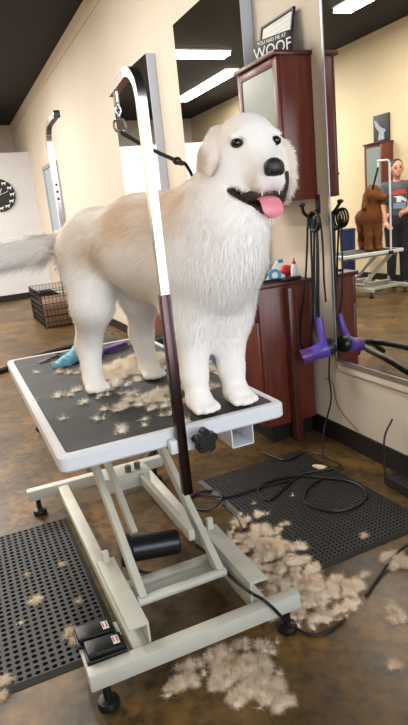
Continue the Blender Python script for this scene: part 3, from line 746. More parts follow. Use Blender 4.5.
hang('black lead looping out to the left of the bundle under the wall hook', pl([(313, 214), (308, 222), (307, 250), (305, 285), (301, 318), (302, 342), (307, 352), (311, 340), (313, 300), (314, 250), (315, 218)], 1.79), .0058, M['black_soft'])
hang('black lead hanging straight down the middle of the hook bundle', pl([(310, 216), (311, 235), (312, 270), (313, 310), (315, 332), (317, 310), (317, 270), (317, 235), (316, 216)], 1.815), .0058, M['black_soft'])
b = new()
for k in range(4):
    tube(b, [pix(313.5+5.5*math.cos(a)+.4*k, 221+9.5*math.sin(a)+k*.6, X=1.775+.009*k) for a in [2*PI*j/16 for j in range(17)]], .0058, 7, per=3)
tag(obj('hanging_lead', b, M['black_soft']), 'short black lead coiled tight at the wall hook', 'lead', 'leads on the wall hook')
hang('grey-green lead hanging between the black leads of the hook bundle', pl([(312, 216), (314, 240), (314.5, 280), (316, 338)], 1.80), .0058, mat('grey_green_cord', (66, 84, 84), .6))
hang('black lead hanging closest to the mirror edge', pl([(318, 214), (321, 226), (323, 250), (324, 280), (326, 302)], 1.83), .0055, M['black_soft'])
c = pix(324, 349, X=1.79); nz = pix(303, 357, X=1.68); d = (nz-c); dn = d.normalized()
t = thing('hair_dryer', 'purple hair dryer hanging by the mirror edge below the hooked leads', 'hair dryer', (c.x, c.y, c.z-.06))
b = new(); lathe(b, c-dn*.03, dn*.10, [(0, .040), (.1, .047), (.4, .047), (.7, .042), (1, .038)], 24); obj('dryer_barrel', b, M['purple'], t)
b = new(); lathe(b, c+dn*.069, dn*.06, [(0, .036), (.1, .040), (1, .041)], 24); obj('nozzle', b, M['purple_dark'], t)
b = new(); lathe(b, c+dn*.1285, dn*.002, [(0, .033), (1, .033)], 20); obj('nozzle_opening', b, M['black'], t)
b = new(); lathe(b, c-dn*.065, dn*.04, [(0, .03), (.3, .044), (1, .049)], 24); obj('rear_grille', b, M['black'], t)
hp_ = pix(319, 318, X=1.80)
b = new(); tube(b, [c+Vector((0, 0, .03)), c*.5+hp_*.5, hp_], lambda s: .024-.006*s, 14); obj('dryer_handle', b, M['purple'], t)
b = new(); tube(b, [hp_, pix(318.6, 300, X=1.79), pix(318.5, 260, X=1.79), pix(317, 222, X=1.79)], .005, 7); obj('dryer_cord', b, M['black_soft'], t)
b = new(); q = pix(322, 362, X=1.83); tube(b, [pix(330, 345, X=1.84), pix(329, 375, X=1.84), pix(331, 400, X=1.85), pix(324, 430, X=1.8), pix(323, 462, Z=.02)], .0045, 7)
tag(obj('hanging_cable', b, M['black_soft']), 'thin black cord dropping from the purple dryer to the beige plug', 'cord')
b = new(); tube(b, [pix(326, 378, X=XR-.007), pix(333, 384, X=XR-.007), pix(336, 400, X=XR-.007), pix(342, 413, X=XR-.007), pix(358, 431, X=XR-.016)], .0025, 6)
tag(obj('wall_wire', b, mat('thin_brown_wire', (110, 60, 50), .5)), 'thin reddish wire trailing across the cream wall below the mirror ledge', 'wire')

# ---- floor clutter by the wall
p = pix(323, 470, Z=0)
t = thing('extension_plug', 'beige plug end lying on the floor beside the cabinet post', 'plug', (p.x, p.y, 0))
b = new(); lathe(b, (p.x-.03, p.y+.05, .014), (.03, -.075, 0), [(0, .006), (.25, .012), (.6, .018), (1, .018)], 14); obj('plug_body', b, M['beige_plastic'], t)
b = new()
for s in (-.006, .006): box(b, (p.x+s-.002, p.y-.045, .010), (p.x+s+.002, p.y-.022, .017))
obj('prong', b, M['steel'], t)
t = thing('power_strip', 'black power strip on the floor against the baseboard at the right', 'power strip', (1.80, 1.93, 0))
b = new(); box(b, (1.745, 1.70, .0005), (1.835, 2.07, .05), .008); ps = obj('strip_body', b, M['black'], t)
for k in range(4):
    b = new(); y = 1.76+.075*k; box(b, (1.765, y, .049), (1.815, y+.045, .053), .002); obj('socket', b, M['motor'], ps)
b = new(); tube(b, [(1.79, 2.068, .02), (1.80, 2.12, .015), (1.815, 2.14, .2), (1.86, 2.13, .30)], .005, 7); obj('strip_cord', b, M['black_soft'], t)
mz = .019
def floor_cord(label, pts, r=.0055, z=mz, mm=None):
    b = new(); P = []
    for q in pts: 
        v = pix(q[0], q[1], Z=(q[2] if len(q) > 2 else z)); P.append(v)
    tube(b, P, r, 7, per=9); return tag(obj('floor_cable', b, mm or M['black_soft']), label, 'cord')
floor_cord('long black cord coiled in wide loops on the right rubber mat', [(262, 452), (286, 460), (306, 452), (330, 458), (340, 466), (322, 470), (300, 475), (284, 488), (268, 500), (258, 491), (268, 482), (296, 476), (325, 478), (352, 482), (366, 492), (360, 504), (338, 511), (316, 508), (304, 500), (308, 488), (322, 478)])
floor_cord('black cord looping from the table base over the left corner of the right mat', [(192, 497, .006), (200, 492, .008), (216, 491, .01), (222, 498, .02), (214, 508, .012), (200, 510, .006), (190, 503, .006), (196, 494, .01), (225, 497), (258, 488), (290, 480)])
floor_cord('short black cord end curling down off the right mat near the fur', [(222, 505, .02), (228, 508, .014), (236, 516, .01), (243, 530, .007)])
floor_cord('black cord running over the right front of the table base', [(196, 545, .22), (215, 560, .19), (232, 578, .16), (250, 592, .222), (262, 599, .17), (272, 607, .146), (281, 616, .085), (290, 624, .02), (310, 635, .007), (328, 631, .007), (345, 619, .007)], .0055)
floor_cord('black cord lying on bare floor at the right picture edge', [(366, 596, .007), (378, 578, .007), (394, 556, .02), (410, 543, .02), (430, 530, .02)], .0055)
floor_cord('black vacuum hose on the floor behind the left table corner', [(-30, 378, .03), (0, 371, .03), (20, 363, .03), (48, 353, .03), (80, 345, .03), (112, 335, .03)], .03)
b = new(); box(b, (1.15, 5.9, .0005), (1.55, 6.5, .16), .03); tag(obj('floor_tray', b, M['black']), 'low black tray on the floor beyond the dog\'s hind legs', 'tray')

def bin_(label, name, x, y, r, h, m, rim, parts=True, z0=0, bag=False):
    t = thing(name, label, 'bin', (x, y, z0))
    b = new(); lathe(b, (x, y, z0), (0, 0, h), [(0, r*.8), (.03, r*.83), (.9, r*.98), (1, r)], 28); obj('bin_body', b, m, t)
    b = new(); lathe(b, (x, y, z0+h-.02), (0, 0, .05), [(0, r*1.03), (.6, r*1.06), (.9, r*1.03), (1, r*.9)], 28); obj('bin_liner' if bag else 'bin_lid', b, rim, t)
    return t
bin_('blue-grey bin standing behind the dog\'s front leg before the cabinet', 'waste_bin', 1.36, 3.29, .115, .86, M['bluegrey'], M['bluegrey'])
bin_('orange bin with black liner seen at the lower left of the mirror', 'waste_bin', 1.12, 3.56, .11, .60, M['orange'], M['black'], bag=True)
bin_('navy bin by the far wall behind the brown dog in the mirror', 'waste_bin', -2.34, 7.95, .13, .86, M['navy'], M['navy'])
b = new(); P = [(0.350, 3.98, .03), (0.470, 3.95, .12), (0.658, 3.83, .2), (0.590, 3.64, .2), (0.587, 3.32, .2), (0.550, 3.15, .12), (0.510, 3.02, .03)]; tube(b, P, .026, 10)
tag(obj('vacuum_hose', b, M['black_soft']), 'black hose on the floor, upper of two strands in the mirror', 'hose', 'hoses on the floor seen in the mirror')
b = new(); P = [(0.550, 4.08, .03), (0.670, 3.98, .14), (0.776, 3.75, .2), (0.850, 3.5, .2), (0.920, 3.25, .2), (0.890, 3.02, .12), (0.800, 2.95, .03)]; P = [(x-(.0 if y > 3.6 or y < 3.3 else -.0), y, z) for x, y, z in P]; tube(b, P, .026, 10)
tag(obj('vacuum_hose', b, M['black_soft']), 'black hose on the floor, lower of two strands in the mirror', 'hose', 'hoses on the floor seen in the mirror')

# ================================================================== things on the table top
zt = HT-.0005
t = thing('cutting_shears', 'dark steel grooming shears lying open at the far left of the table', 'shears', (.34, 2.50, zt))
b = new(); beam(b, (.27, 2.47, zt+.005), (.36, 2.525, zt+.005), .012, .004, .001); beam(b, (.29, 2.46, zt+.009), (.36, 2.54, zt+.009), .01, .004, .001); obj('blade', b, M['steel'], t)
for x, y in ((.385, 2.535), (.375, 2.56)):
    b = new(); tube(b, [(x+.022*math.cos(a), y+.016*math.sin(a), zt+.006) for a in [2*PI*k/14 for k in range(15)]], .004, 6, per=2); obj('finger_ring', b, M['steel'], t)
def cloth(label, pts, m, seed, name='grooming_glove'):
    pr = [('c', p, q, r0, r1, .02) for p, q, r0, r1 in pts]; me = sdf_mesh(name, pr, .005, .02)
    co, no = mesh_arrays(me); rg = np.random.default_rng(seed)
    co[:, 2] += .006*np.sin(co[:, 0]*110+co[:, 1]*60)*np.sin(co[:, 1]*90); co[:, 2] = np.maximum(co[:, 2], zt); me.vertices.foreach_set('co', co.ravel()); me.update()
    return tag(link_mesh(name, me, m), label, 'glove')
z_ = zt+.012
cloth('crumpled turquoise grooming glove by the near hind paw', [((.36, 2.34, z_), (.44, 2.40, z_+.02), .022, .035), ((.44, 2.40, z_+.02), (.50, 2.38, z_+.01), .034, .03), ((.36, 2.33, z_), (.31, 2.31, z_), .018, .012), ((.37, 2.37, z_), (.315, 2.36, z_), .016, .01)], M['blue_cloth'], 1)
t = thing('purple_comb', 'purple grooming comb on the table between the hind legs', 'comb', (.59, 2.46, zt))
b = new(); beam(b, (.53, 2.42, zt+.012), (.66, 2.50, zt+.012), .04, .02, .005); obj('comb_back', b, M['purple_dark'], t)
b = new()
for k in range(14):
    f = k/13; x, y = .54+.11*f, 2.425+.068*f; beam(b, (x+.012, y-.02, zt+.008), (x+.03, y-.048, zt+.008), .003, .003, 0)
obj('tooth', b, M['steel'], t); t.children[-1].name = 'comb_teeth'

# ================================================================== the golden dog
rng = np.random.default_rng(11)
F = np.array([-0.09, -1.0, 0.0]); F /= np.linalg.norm(F); U = np.array([0, 0, 1.0]); RT = np.cross(F, U)*-1   # RT: towards +x of the picture
HC = np.array([.795, 1.45, 1.535])
tilt = math.radians(0)
F2 = F*math.cos(tilt)+U*math.sin(tilt); U2 = U*math.cos(tilt)-F*math.sin(tilt)
HROT = np.stack([RT, F2, U2], 1)
hp = lambda f, r, u: tuple(HC+F2*f+RT*r+U2*u)
Z0 = HT
def leg_front(x, px_, py_):
    return [('c', (x+.01, 1.52, 1.22), (x, 1.515, 1.09), .080, .060, .09), ('c', (x, 1.515, 1.11), (px_, py_+.035, .93), .058, .037, .06),
            ('c', (px_, py_+.035, .93), (px_, py_+.025, .862), .036, .034, .02), ('e', (px_, py_+.008, Z0+.028), (.037, .044, .029), None, .02),
            ]+[('c', (px_+.019*j, py_-.012, Z0+.021), (px_+.020*j, py_-(.050 if abs(j) < 1 else .040), Z0+.017), .0135, .0125, .002) for j in (-1.45, -.48, .48, 1.45)]
def leg_rear(hipx, stx, hkx, px_, py_, dy=0.0):
    return [('c', (hipx, 1.93+dy, 1.29), (stx, 1.85+dy, 1.13), .092, .060, .06), ('c', (stx, 1.85+dy, 1.12), (hkx, 1.935+dy, .985), .056, .042, .05),
            ('c', (hkx, 1.935+dy, .985), (px_, py_+.04, .875), .041, .034, .025), ('e', (px_, py_+.018, Z0+.027), (.036, .046, .029), None, .02),
            ]+[('c', (px_+.019*j, py_-.005, Z0+.02), (px_+.020*j, py_-(.038 if abs(j) < 1 else .028), Z0+.017), .0135, .0125, .002) for j in (-1.45, -.48, .48, 1.45)]
prims = [('c', (.668, 1.49, 1.25), (.595, 1.66, 1.275), .112, .135, .05), ('c', (.60, 1.66, 1.285), (.47, 1.90, 1.325), .14, .105, .08),
         ('c', (.66, 1.55, 1.33), (.56, 1.74, 1.345), .095, .10, .06), ('e', (.675, 1.44, 1.225), (.078, .074, .10), None, .09),
         ('c', (.68, 1.51, 1.34), (.785, 1.475, 1.49), .115, .088, .08), ('c', (.715, 1.42, 1.27), (.785, 1.43, 1.42), .078, .062, .06)]
prims += leg_front(.60, .584, 1.455)+leg_front(.725, .702, 1.45)
prims += leg_rear(.425, .40, .385, .378, 1.87)+leg_rear(.53, .575, .585, .585, 1.89, .03)
prims += [('e', hp(-.012, 0, .010), (.080, .092, .080), HROT, .04), ('c', hp(-.005, -.052, -.06), hp(-.005, .052, -.06), .056, .056, .03),
          ('c', hp(.04, 0, -.035), hp(.115, 0, -.076), .054, .036, .03), ('c', hp(.055, -.03, -.082), hp(.112, -.019, -.096), .028, .024, .012), ('c', hp(.055, .03, -.082), hp(.112, .019, -.096), .028, .024, .012),
          ('c', hp(-.01, 0, -.125), hp(.082, 0, -.172), .062, .026, .02),
          ('-e', hp(.075, -.006, -.132), (.062, .062, .017), HROT@np.array(Matrix.Rotation(math.radians(-20), 3, 'X')), .01), ('-e', hp(.05, -.068, -.104), (.03, .045, .014), HROT@np.array(Matrix.Rotation(math.radians(-38), 3, 'X')), .008), ('-e', hp(.05, .068, -.104), (.03, .045, .014), HROT@np.array(Matrix.Rotation(math.radians(-38), 3, 'X')), .008),
          ('-e', hp(.056, -.052, .010), (.015, .014, .012), HROT, .012), ('-e', hp(.056, .052, .010), (.015, .014, .012), HROT, .012),
          ('c', hp(.05, -.044, .030), hp(.050, -.066, .024), .012, .008, .012), ('c', hp(.05, .044, .030), hp(.050, .066, .024), .012, .008, .012)]
# ears
for s in (-1, 1):
    prims += [('c', hp(-.045, s*.072, .045), hp(-.03, s*.104, -.01), .022, .03, .02), ('e', hp(-.026, s*.119, -.062), (.019, .046, .084), HROT, .005), ('-e', hp(.021, s*.106, -.06), (.016, .008, .085), HROT, .008)]
# tail, held out to the side
prims += [('c', (.43, 2.0, 1.35), (.30, 2.06, 1.315), .04, .032, .04), ('c', (.30, 2.06, 1.315), (.10, 2.10, 1.30), .034, .03, .02), ('c', (.10, 2.10, 1.30), (-.10, 2.12, 1.31), .03, .018, .02)]
dog = thing('golden_retriever', 'cream golden retriever standing on the grooming table with tongue out', 'dog', (.55, 1.68, HT))
me = sdf_mesh('body', prims, .006, .03)
def tan_of(P):
    P = np.asarray(P)
    n = np.sin(P[:, 0]*23+1)*np.sin(P[:, 1]*19+2)*np.sin(P[:, 2]*21)+.5*np.sin(P[:, 0]*51+P[:, 1]*37)*np.sin(P[:, 2]*47+1)
    back = np.clip((P[:, 2]-1.20)/.18, 0, 1)*np.exp(-((P[:, 1]-1.72)/.20)**2)
    ear = sum(np.exp(-(np.linalg.norm((P-np.array(hp(.010, s*.118, -.06)))/np.array([.022, .022, .07]), axis=1))**2) for s in (-1, 1))
    neck = np.exp(-(np.linalg.norm(P-np.array([.62, 1.56, 1.36]), axis=1)/.12)**2)
    return np.clip(.95*back*(.75+.6*n)+.6*ear+.8*neck*(.7+.5*n)+.06*n, 0, 1)
co, no = mesh_arrays(me); set_float(me, 'tan', tan_of(co))
body = link_mesh('body', me.copy(), M['coat_skin'], dog, True, None)
def ramp(x, a, b): return np.clip((x-a)/(b-a), 0, 1)
def dog_len(P):
    head = np.linalg.norm((P-np.array(hp(.04, 0, -.02))), axis=1)
    L = .010+.026*ramp(head, .10, .24)
    legs = ramp(P[:, 2], Z0+.05, Z0+.44); L = np.minimum(L, .007+.030*legs)
    
    tail = P[:, 0] < .36; L = np.where(tail & (P[:, 2] > 1.25) & (P[:, 1] > 1.97), .095, L)
    chest = np.exp(-(np.linalg.norm(P-np.array([.70, 1.38, 1.25]), axis=1)/.14)**2); return L*(1-.0*chest)
AX = np.array([-.25, .42, 0]); AX = AX/np.linalg.norm(AX)
def dog_dir(P):
    D = np.tile(AX*.9+np.array([0, 0, -.55]), (len(P), 1))
    fr = (P[:, 1] < 1.5)[:, None]; D = np.where(fr, np.array([-.05, .12, -1.0]), D)
    fc = (P-np.array(hp(.14, 0, -.07))); near = np.linalg.norm(fc, axis=1) < .19; D = np.where(near[:, None], fc/np.linalg.norm(fc, axis=1)[:, None]+np.array([0, 0, -.25]), D)
    lg = (P[:, 2] < 1.08)[:, None]; D = np.where(lg, np.array([0, .15, -1.0]), D)
    tl = ((P[:, 0] < .36) & (P[:, 1] > 1.97))[:, None]; D = np.where(tl, np.array([-1.0, .05, -.28]), D); return D
def dog_dens(P):
    mouth = np.linalg.norm((P-np.array(hp(.09, 0, -.136)))/np.array([.05, .06, .022]), axis=1) < 1
    eyes = sum((np.linalg.norm(P-np.array(hp(.058, s*.055, .008)), axis=1) < .019) for s in (-1, 1))
    return np.where(mouth | (eyes > 0) | (P[:, 2] < Z0+.035), 0.0, 1+2.0*(np.linalg.norm(P-HC, axis=1) < .16))
fm = fur_on(me, 120000, dog_dens, dog_len, dog_dir, .0020, rng, .27, .30, 0, lambda P, r: np.clip(tan_of(P)+r.normal(0, .17, len(P)), 0, 1))
coat = link_mesh('coat', fm, M['coat_hair'], body, False)
for s in (-1, 1):
    b = new(); ball(b, hp(.051, s*.055, .008), .0155, 1.05, 1, .85); e_ = obj('eye', b, M['eye'], dog)
b = new(); ball(b, hp(.147, 0, -.064), .027, 1.05, .72, .85, rot=None)
for s in (-1, 1): ball(b, hp(.148, s*.014, -.072), .014, 1, .9, .95)
obj('nose', b, M['nose'], dog)
b = new(); ball(b, hp(.050, 0, -.124), .050, 1.34, 1.1, .64); obj('mouth_lining', b, M['mouth'], dog)
b = new()
def lipline(s): return [hp(.030, s*.088, -.072), hp(.040, s*.082, -.100), hp(.056, s*.064, -.132), hp(.072, s*.048, -.150), hp(.092, s*.028, -.160), hp(.106, s*.012, -.166)]
for s in (-1, 1): tube(b, lipline(s), .0105, 8)
tube(b, [hp(.106, -.012, -.166), hp(.109, 0, -.167), hp(.106, .012, -.166)], .008, 8); obj('lower_lip', b, M['mouth'], dog)
b = new(); n = 9; pts = [hp(.045, .0, -.130), hp(.085, -.003, -.134), hp(.112, -.005, -.138), hp(.126, -.004, -.150), hp(.131, -.002, -.170), hp(.127, .001, -.186)]
P = smooth_path(pts, 5); rows = []
for i, p in enumerate(P):
    f = i/(len(P)-1); w = .029*math.sqrt(max(.02, 1-max(0, (f-.62)/.38)**2))*(.85+.3*f); tan_ = (P[min(i+1, len(P)-1)]-P[max(i-1, 0)]).normalized()
    side = Vector(RT); nn = side.cross(tan_).normalized(); row = []
    for k in range(n): a = 2*PI*k/n; row.append(b.verts.new(p+side*(w*math.cos(a))+nn*(.006*math.sin(a)-.004*math.cos(a)**2*0)))
    rows.append(row)
for a, c in zip(rows, rows[1:]):
    for k in range(n): b.faces.new((a[k], a[(k+1) % n], c[(k+1) % n], c[k]))
b.faces.new(rows[0][::-1]); b.faces.new(rows[-1]); obj('tongue', b, M['tongue'], dog)
b = new()
for s in (-1, 1):
    b = new(); lathe(b, hp(.118, s*.024, -.108), -U2*.022, [(0, .005), (1, .001)], 8); obj('tooth', b, M['teeth'], dog)
cp = [hp(-.06+.085*math.cos(a), .105*math.sin(a), -.10+.05*math.cos(a)) for a in [2*PI*k/24 for k in range(25)]]

# grooming loop from the arm to the dog's neck
t = thing('grooming_leash', 'black grooming leash from the near chrome post to the dog\'s neck', 'leash', (.6, 1.5, 1.45))
e0 = Vector((px1-.008, py1+.162, 1.654))
ring_c = e0+Vector((0, 0, -.03))
b = new()
for k in range(3): tube(b, [e0+Vector((.007*math.cos(a) if k % 2 else 0, 0 if k % 2 else .007*math.cos(a), .006-.012*k+.009*math.sin(a))) for a in [2*PI*j/10 for j in range(11)]], .0022, 6, per=2)
obj('chain_link', b, M['chrome'], t)
b = new(); tube(b, [ring_c+Vector((.016*math.cos(a), 0, -.012+.016*math.sin(a))) for a in [2*PI*j/16 for j in range(17)]], .0032, 8, per=2); obj('ring', b, M['chrome'], t)
nk = Vector(pix(187, 166, Y=1.56))
m0 = ring_c+Vector((0, 0, -.028)); kn = m0.lerp(nk, .84)
b = new(); tube(b, [m0, m0.lerp(nk, .4)+Vector((0, 0, -.004)), kn], .0055, 8); obj('strap', b, M['black_soft'], t)
b = new(); ball(b, kn, .011, 1.2, 1, 1); beam(b, kn, kn.lerp(nk, .6), .016, .012, .003); obj('slide_lock', b, M['black'], t)
b = new(); tube(b, [kn.lerp(nk, .5), nk, Vector((.665, 1.475, 1.42)), Vector((.70, 1.39, 1.385))], .005, 8); obj('neck_loop', b, M['black_soft'], t)

# ================================================================== shorn fur
def fluff(name, label, spots, n_per, zfun, seed, mm=None):
    rg = np.random.default_rng(seed); pr = []
    for (x, y, rx, ry, h, dens) in spots:
        m = max(1, int(22*dens))
        for k in range(m):
            a, q = rg.uniform(0, 2*PI), rg.random()**.6*1.15; r = min(rx, ry)*rg.uniform(.12, .34) if m > 1 else min(rx, ry)*.6
            px_, py_ = x+rx*q*math.cos(a), y+ry*q*math.sin(a); hh = max(.004, h*max(.15, 1-.7*q*q)*rg.uniform(.2, .7))
            zb = float(zfun(np.array([px_]), np.array([py_]))[0]); th = rg.uniform(0, PI)
            rot = np.array([[math.cos(th), -math.sin(th), 0], [math.sin(th), math.cos(th), 0], [0, 0, 1]])
            pr.append(('e', (px_, py_, zb+hh*.3), (max(r*1.5, .006), max(r*.8, .005), max(hh*.7, .005)), rot, .008))
    me = sdf_mesh(name, pr, .0042, .01); co, no = mesh_arrays(me)
    d = sum(np.sin(co@rg.normal(0, f, 3)+rg.uniform(0, 6)) for f in (90, 90, 140, 140, 220, 220))*.0016
    co = co+no*d[:, None]; co[:, 2] = np.maximum(co[:, 2], zfun(co[:, 0], co[:, 1])+.0008); me.vertices.foreach_set('co', co.ravel()); me.update()
    tn = lambda P, r=None: np.clip(.18+.22*np.sin(P[:, 0]*30)*np.sin(P[:, 1]*26)+.25*np.sin(P[:, 0]*95+P[:, 1]*60), 0, 1)
    set_float(me, 'tan', tn(co))
    def fd(P): return rg.normal(0, 1, P.shape)
    ar = sum(p.area for p in me.polygons)
    hm = fur_on(me, int(min(42000, 60000*ar*7)), lambda P: np.ones(len(P)), lambda P: np.full(len(P), .024), fd, .0011, rg, .55, .5, .0022, lambda P, r: np.clip(tn(P)+r.normal(0, .15, len(P)), 0, 1), 4)
    c, _ = mesh_arrays(hm); c[:, 2] = np.maximum(c[:, 2], zfun(c[:, 0], c[:, 1])+.0006); hm.vertices.foreach_set('co', c.ravel()); hm.update(); hm.name = 'loose_hairs'
    o = link_mesh(name, me, mm or M['fluff'], None, True, None); tag(o, label, 'fur', None, 'stuff')
    link_mesh('loose_hairs', hm, mm or M['fluff'], o, False)
    return o
def spots_px(lst, z):
    out = []
    for x, y, rx, ry, h, d in lst:
        p = pix(x, y, Z=z); out.append((p.x, p.y, rx, ry, h, d))
    return out
top = lambda x, y: np.full_like(x, HT)
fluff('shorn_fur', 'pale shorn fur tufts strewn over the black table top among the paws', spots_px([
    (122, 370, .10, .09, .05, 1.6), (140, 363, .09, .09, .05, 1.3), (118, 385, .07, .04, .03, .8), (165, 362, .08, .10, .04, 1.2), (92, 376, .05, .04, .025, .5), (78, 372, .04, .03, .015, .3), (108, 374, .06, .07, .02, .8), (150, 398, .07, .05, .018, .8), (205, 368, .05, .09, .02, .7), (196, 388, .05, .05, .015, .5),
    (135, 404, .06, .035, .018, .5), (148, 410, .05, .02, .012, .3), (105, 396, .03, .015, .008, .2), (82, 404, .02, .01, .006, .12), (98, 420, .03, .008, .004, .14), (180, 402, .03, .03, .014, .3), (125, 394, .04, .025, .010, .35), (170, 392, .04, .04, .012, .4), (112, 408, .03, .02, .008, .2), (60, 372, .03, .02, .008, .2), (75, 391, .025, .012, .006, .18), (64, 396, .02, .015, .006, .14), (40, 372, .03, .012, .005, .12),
    (58, 420, .03, .010, .004, .12), (36, 401, .012, .02, .01, .1), (130, 428, .04, .02, .006, .2), (118, 433, .03, .012, .005, .12), (160, 417, .05, .02, .006, .25), (234, 400, .03, .02, .01, .2), (186, 423, .02, .012, .02, .2), (90, 368, .04, .04, .012, .3)], HT), 520, top, 5, M['fluff_lightened'])
def gz(x, y):
    onr = (x > 1.0) & (x < 1.66) & (y > 1.66) & (y < 2.63); onl = (x < .275) & (y > 1.65) & (y < 2.66)
    return np.where(onr | onl, .0125, .0005)
fluff('shorn_fur', 'long drift of shorn fur beside the table base along the right mat', spots_px([
    (247, 522, .07, .05, .03, .6), (258, 540, .08, .07, .04, 1.0), (275, 556, .11, .07, .05, 1.7), (290, 575, .10, .07, .05, 1.5), (312, 590, .10, .06, .04, 1.4), (300, 608, .11, .06, .04, 1.4), (330, 600, .10, .06, .035, 1.2), (345, 587, .07, .05, .03, .8), (278, 590, .08, .05, .03, .9), (270, 530, .06, .05, .02, .5), (322, 620, .09, .04, .025, .8), (245, 545, .05, .05, .02, .4), (232, 535, .03, .03, .015, .2),
    (252, 507, .015, .012, .012, .1), (264, 517, .02, .012, .01, .1), (292, 498, .008, .008, .008, .03), (285, 528, .02, .015, .008, .1)], 0), 620, gz, 6)
fluff('shorn_fur', 'pale fluffy fur heap on the floor in front of the table base', spots_px([
    (240, 672, .09, .05, .035, 1.3), (262, 688, .08, .045, .035, 1.2), (280, 700, .06, .03, .03, .7), (215, 660, .08, .035, .03, .8), (190, 678, .06, .04, .02, .5), (235, 650, .08, .02, .02, .5), (270, 645, .07, .02, .015, .4), (255, 660, .06, .03, .02, .5), (175, 690, .03, .02, .012, .15)], 0), 700, gz, 8)
fluff('shorn_fur', 'stray fur tufts scattered on the floor at the right picture edge', spots_px([
    (397, 562, .05, .045, .04, .8), (396, 618, .025, .03, .02, .3), (393, 610, .02, .02, .015, .2), (393, 667, .025, .012, .012, .2), (362, 575, .02, .015, .012, .12), (366, 540, .01, .01, .006, .05)], 0), 500, gz, 9)
fluff('shorn_fur', 'few stray fur tufts on the left perforated mat', spots_px([
    (34, 606, .035, .02, .012, .3), (72, 640, .02, .035, .03, .35), (5, 690, .03, .04, .03, .4), (27, 577, .012, .01, .006, .05), (78, 604, .01, .01, .006, .05), (63, 568, .008, .008, .005, .04), (20, 627, .012, .01, .006, .06)], 0), 480, gz, 10)

# ================================================================== the brown dog and the groomer across the room (seen in the mirror)
XM = XR-.033
def vreal(x, y, Y):
    """point of the room whose reflection in the near mirror stands at this image position, at depth Y"""
    p = pix(x, y, Y=Y); return Vector((2*XM-p.x, p.y, p.z))
AR, BT = np.array([-.924, -.383, 0]), np.array([.383, -.924, 0])    # sideways and towards the mirror
def frame(o): return lambda a, b_, c: tuple(np.array(o)+AR*a+BT*b_+np.array([0, 0, c]))
ob = vreal(371.5, 250, 6.60); DZ = .632
q = frame((ob.x, ob.y, DZ))
pr = [('c', q(-.01, .03, .46), q(.03, -.30, .45), .14, .125, .06), ('c', q(0, .06, .42), q(0, .06, .36), .10, .085, .05), ('c', q(0, .05, .52), q(.01, .08, .68), .115, .095, .06),
      ('e', q(.015, .10, .745), (.105, .10, .098), None, .04), ('e', q(.005, .08, .815), (.09, .085, .06), None, .04), ('c', q(.045, .13, .725), q(.125, .18, .70), .062, .05, .03),
      ('c', q(-.085, .09, .76), q(-.10, .10, .60), .032, .05, .012), ('c', q(.08, .04, .77), q(.095, .04, .64), .03, .04, .02)]
for sx in (-.062, .062): pr += [('c', q(sx, .08, .42), q(sx, .10, .22), .068, .056, .03), ('c', q(sx, .10, .22), q(sx, .11, .045), .056, .05, .02), ('e', q(sx, .13, .032), (.045, .052, .032), None, .02)]
for sx in (-.05, .09): pr += [('c', q(sx, -.28, .44), q(sx, -.24, .26), .085, .06, .04), ('c', q(sx, -.24, .26), q(sx, -.31, .13), .055, .045, .03), ('c', q(sx, -.31, .13), q(sx, -.28, .04), .043, .042, .02)]
dd = thing('brown_doodle', 'curly apricot-brown dog standing on the far table in the mirror', 'dog', (ob.x, ob.y, DZ))
me = sdf_mesh('body', pr, .011, .03); co, no = mesh_arrays(me)
tn2 = lambda P, r=None: np.clip(.4+.4*np.sin(P[:, 0]*40)*np.sin(P[:, 1]*36)*np.sin(P[:, 2]*38), 0, 1)
set_float(me, 'tan', tn2(co)); bd = link_mesh('body', me.copy(), M['doodle'], dd, True, None)
fm = fur_on(me, 16000, lambda P: np.ones(len(P)), lambda P: np.full(len(P), .03), lambda P: np.tile([0, 0, -1.0], (len(P), 1))+rng.normal(0, .5, P.shape), .004, rng, .5, .3, .006, lambda P, r: np.clip(tn2(P)+r.normal(0, .15, len(P)), 0, 1), 4)
fm.name = 'curly_coat'; link_mesh('curly_coat', fm, M['doodle'], bd, False)
b = new(); ball(b, q(.165, .21, .715), .022); obj('nose', b, M['nose'], dd)
for a_ in (.045, .10):
    b = new(); ball(b, q(a_, .175 if a_ < .07 else .165, .765), .011); obj('eye', b, M['eye'], dd)

# post and lead at the far table
pb = vreal(391, 250, 6.335); pt_ = vreal(388, 160, 6.335); pe = vreal(378, 161, 6.335)
t = thing('grooming_post', 'slim pale post at the front of the far table seen in the mirror', 'grooming arm', (pb.x, 6.335, .56))
b = new(); tube(b, [(pb.x, 6.335, .56), (pb.x, 6.335, pt_.z-.04), (pb.x+.01, 6.335, pt_.z-.01), (pb.x+.04, 6.335, pt_.z), (pb.x+.20, 6.335, pt_.z)], .014, 8, smooth=False); obj('post', b, M['table_white'], t)
b = new(); box(b, (pb.x-.03, 6.315, .575), (pb.x+.03, 6.3545, .62), .004); obj('clamp', b, M['black'], t)
t = thing('grooming_leash', 'black leash from the slim pale post to the brown dog\'s neck', 'leash', (pb.x+.19, 6.335, 1.4))
n0 = Vector((pb.x+.19, 6.335, pt_.z-.02)); n1 = Vector(q(-.05, .10, .64))
b = new(); tube(b, [n0, n0+Vector((0, 0, -.06))], .012, 8, smooth=False); obj('clip', b, M['table_white'], t)
b = new(); tube(b, [n0+Vector((0, 0, -.06)), n0.lerp(n1, .5)+Vector((0, 0, -.03)), n1], .013, 8); obj('strap', b, M['black_soft'], t)

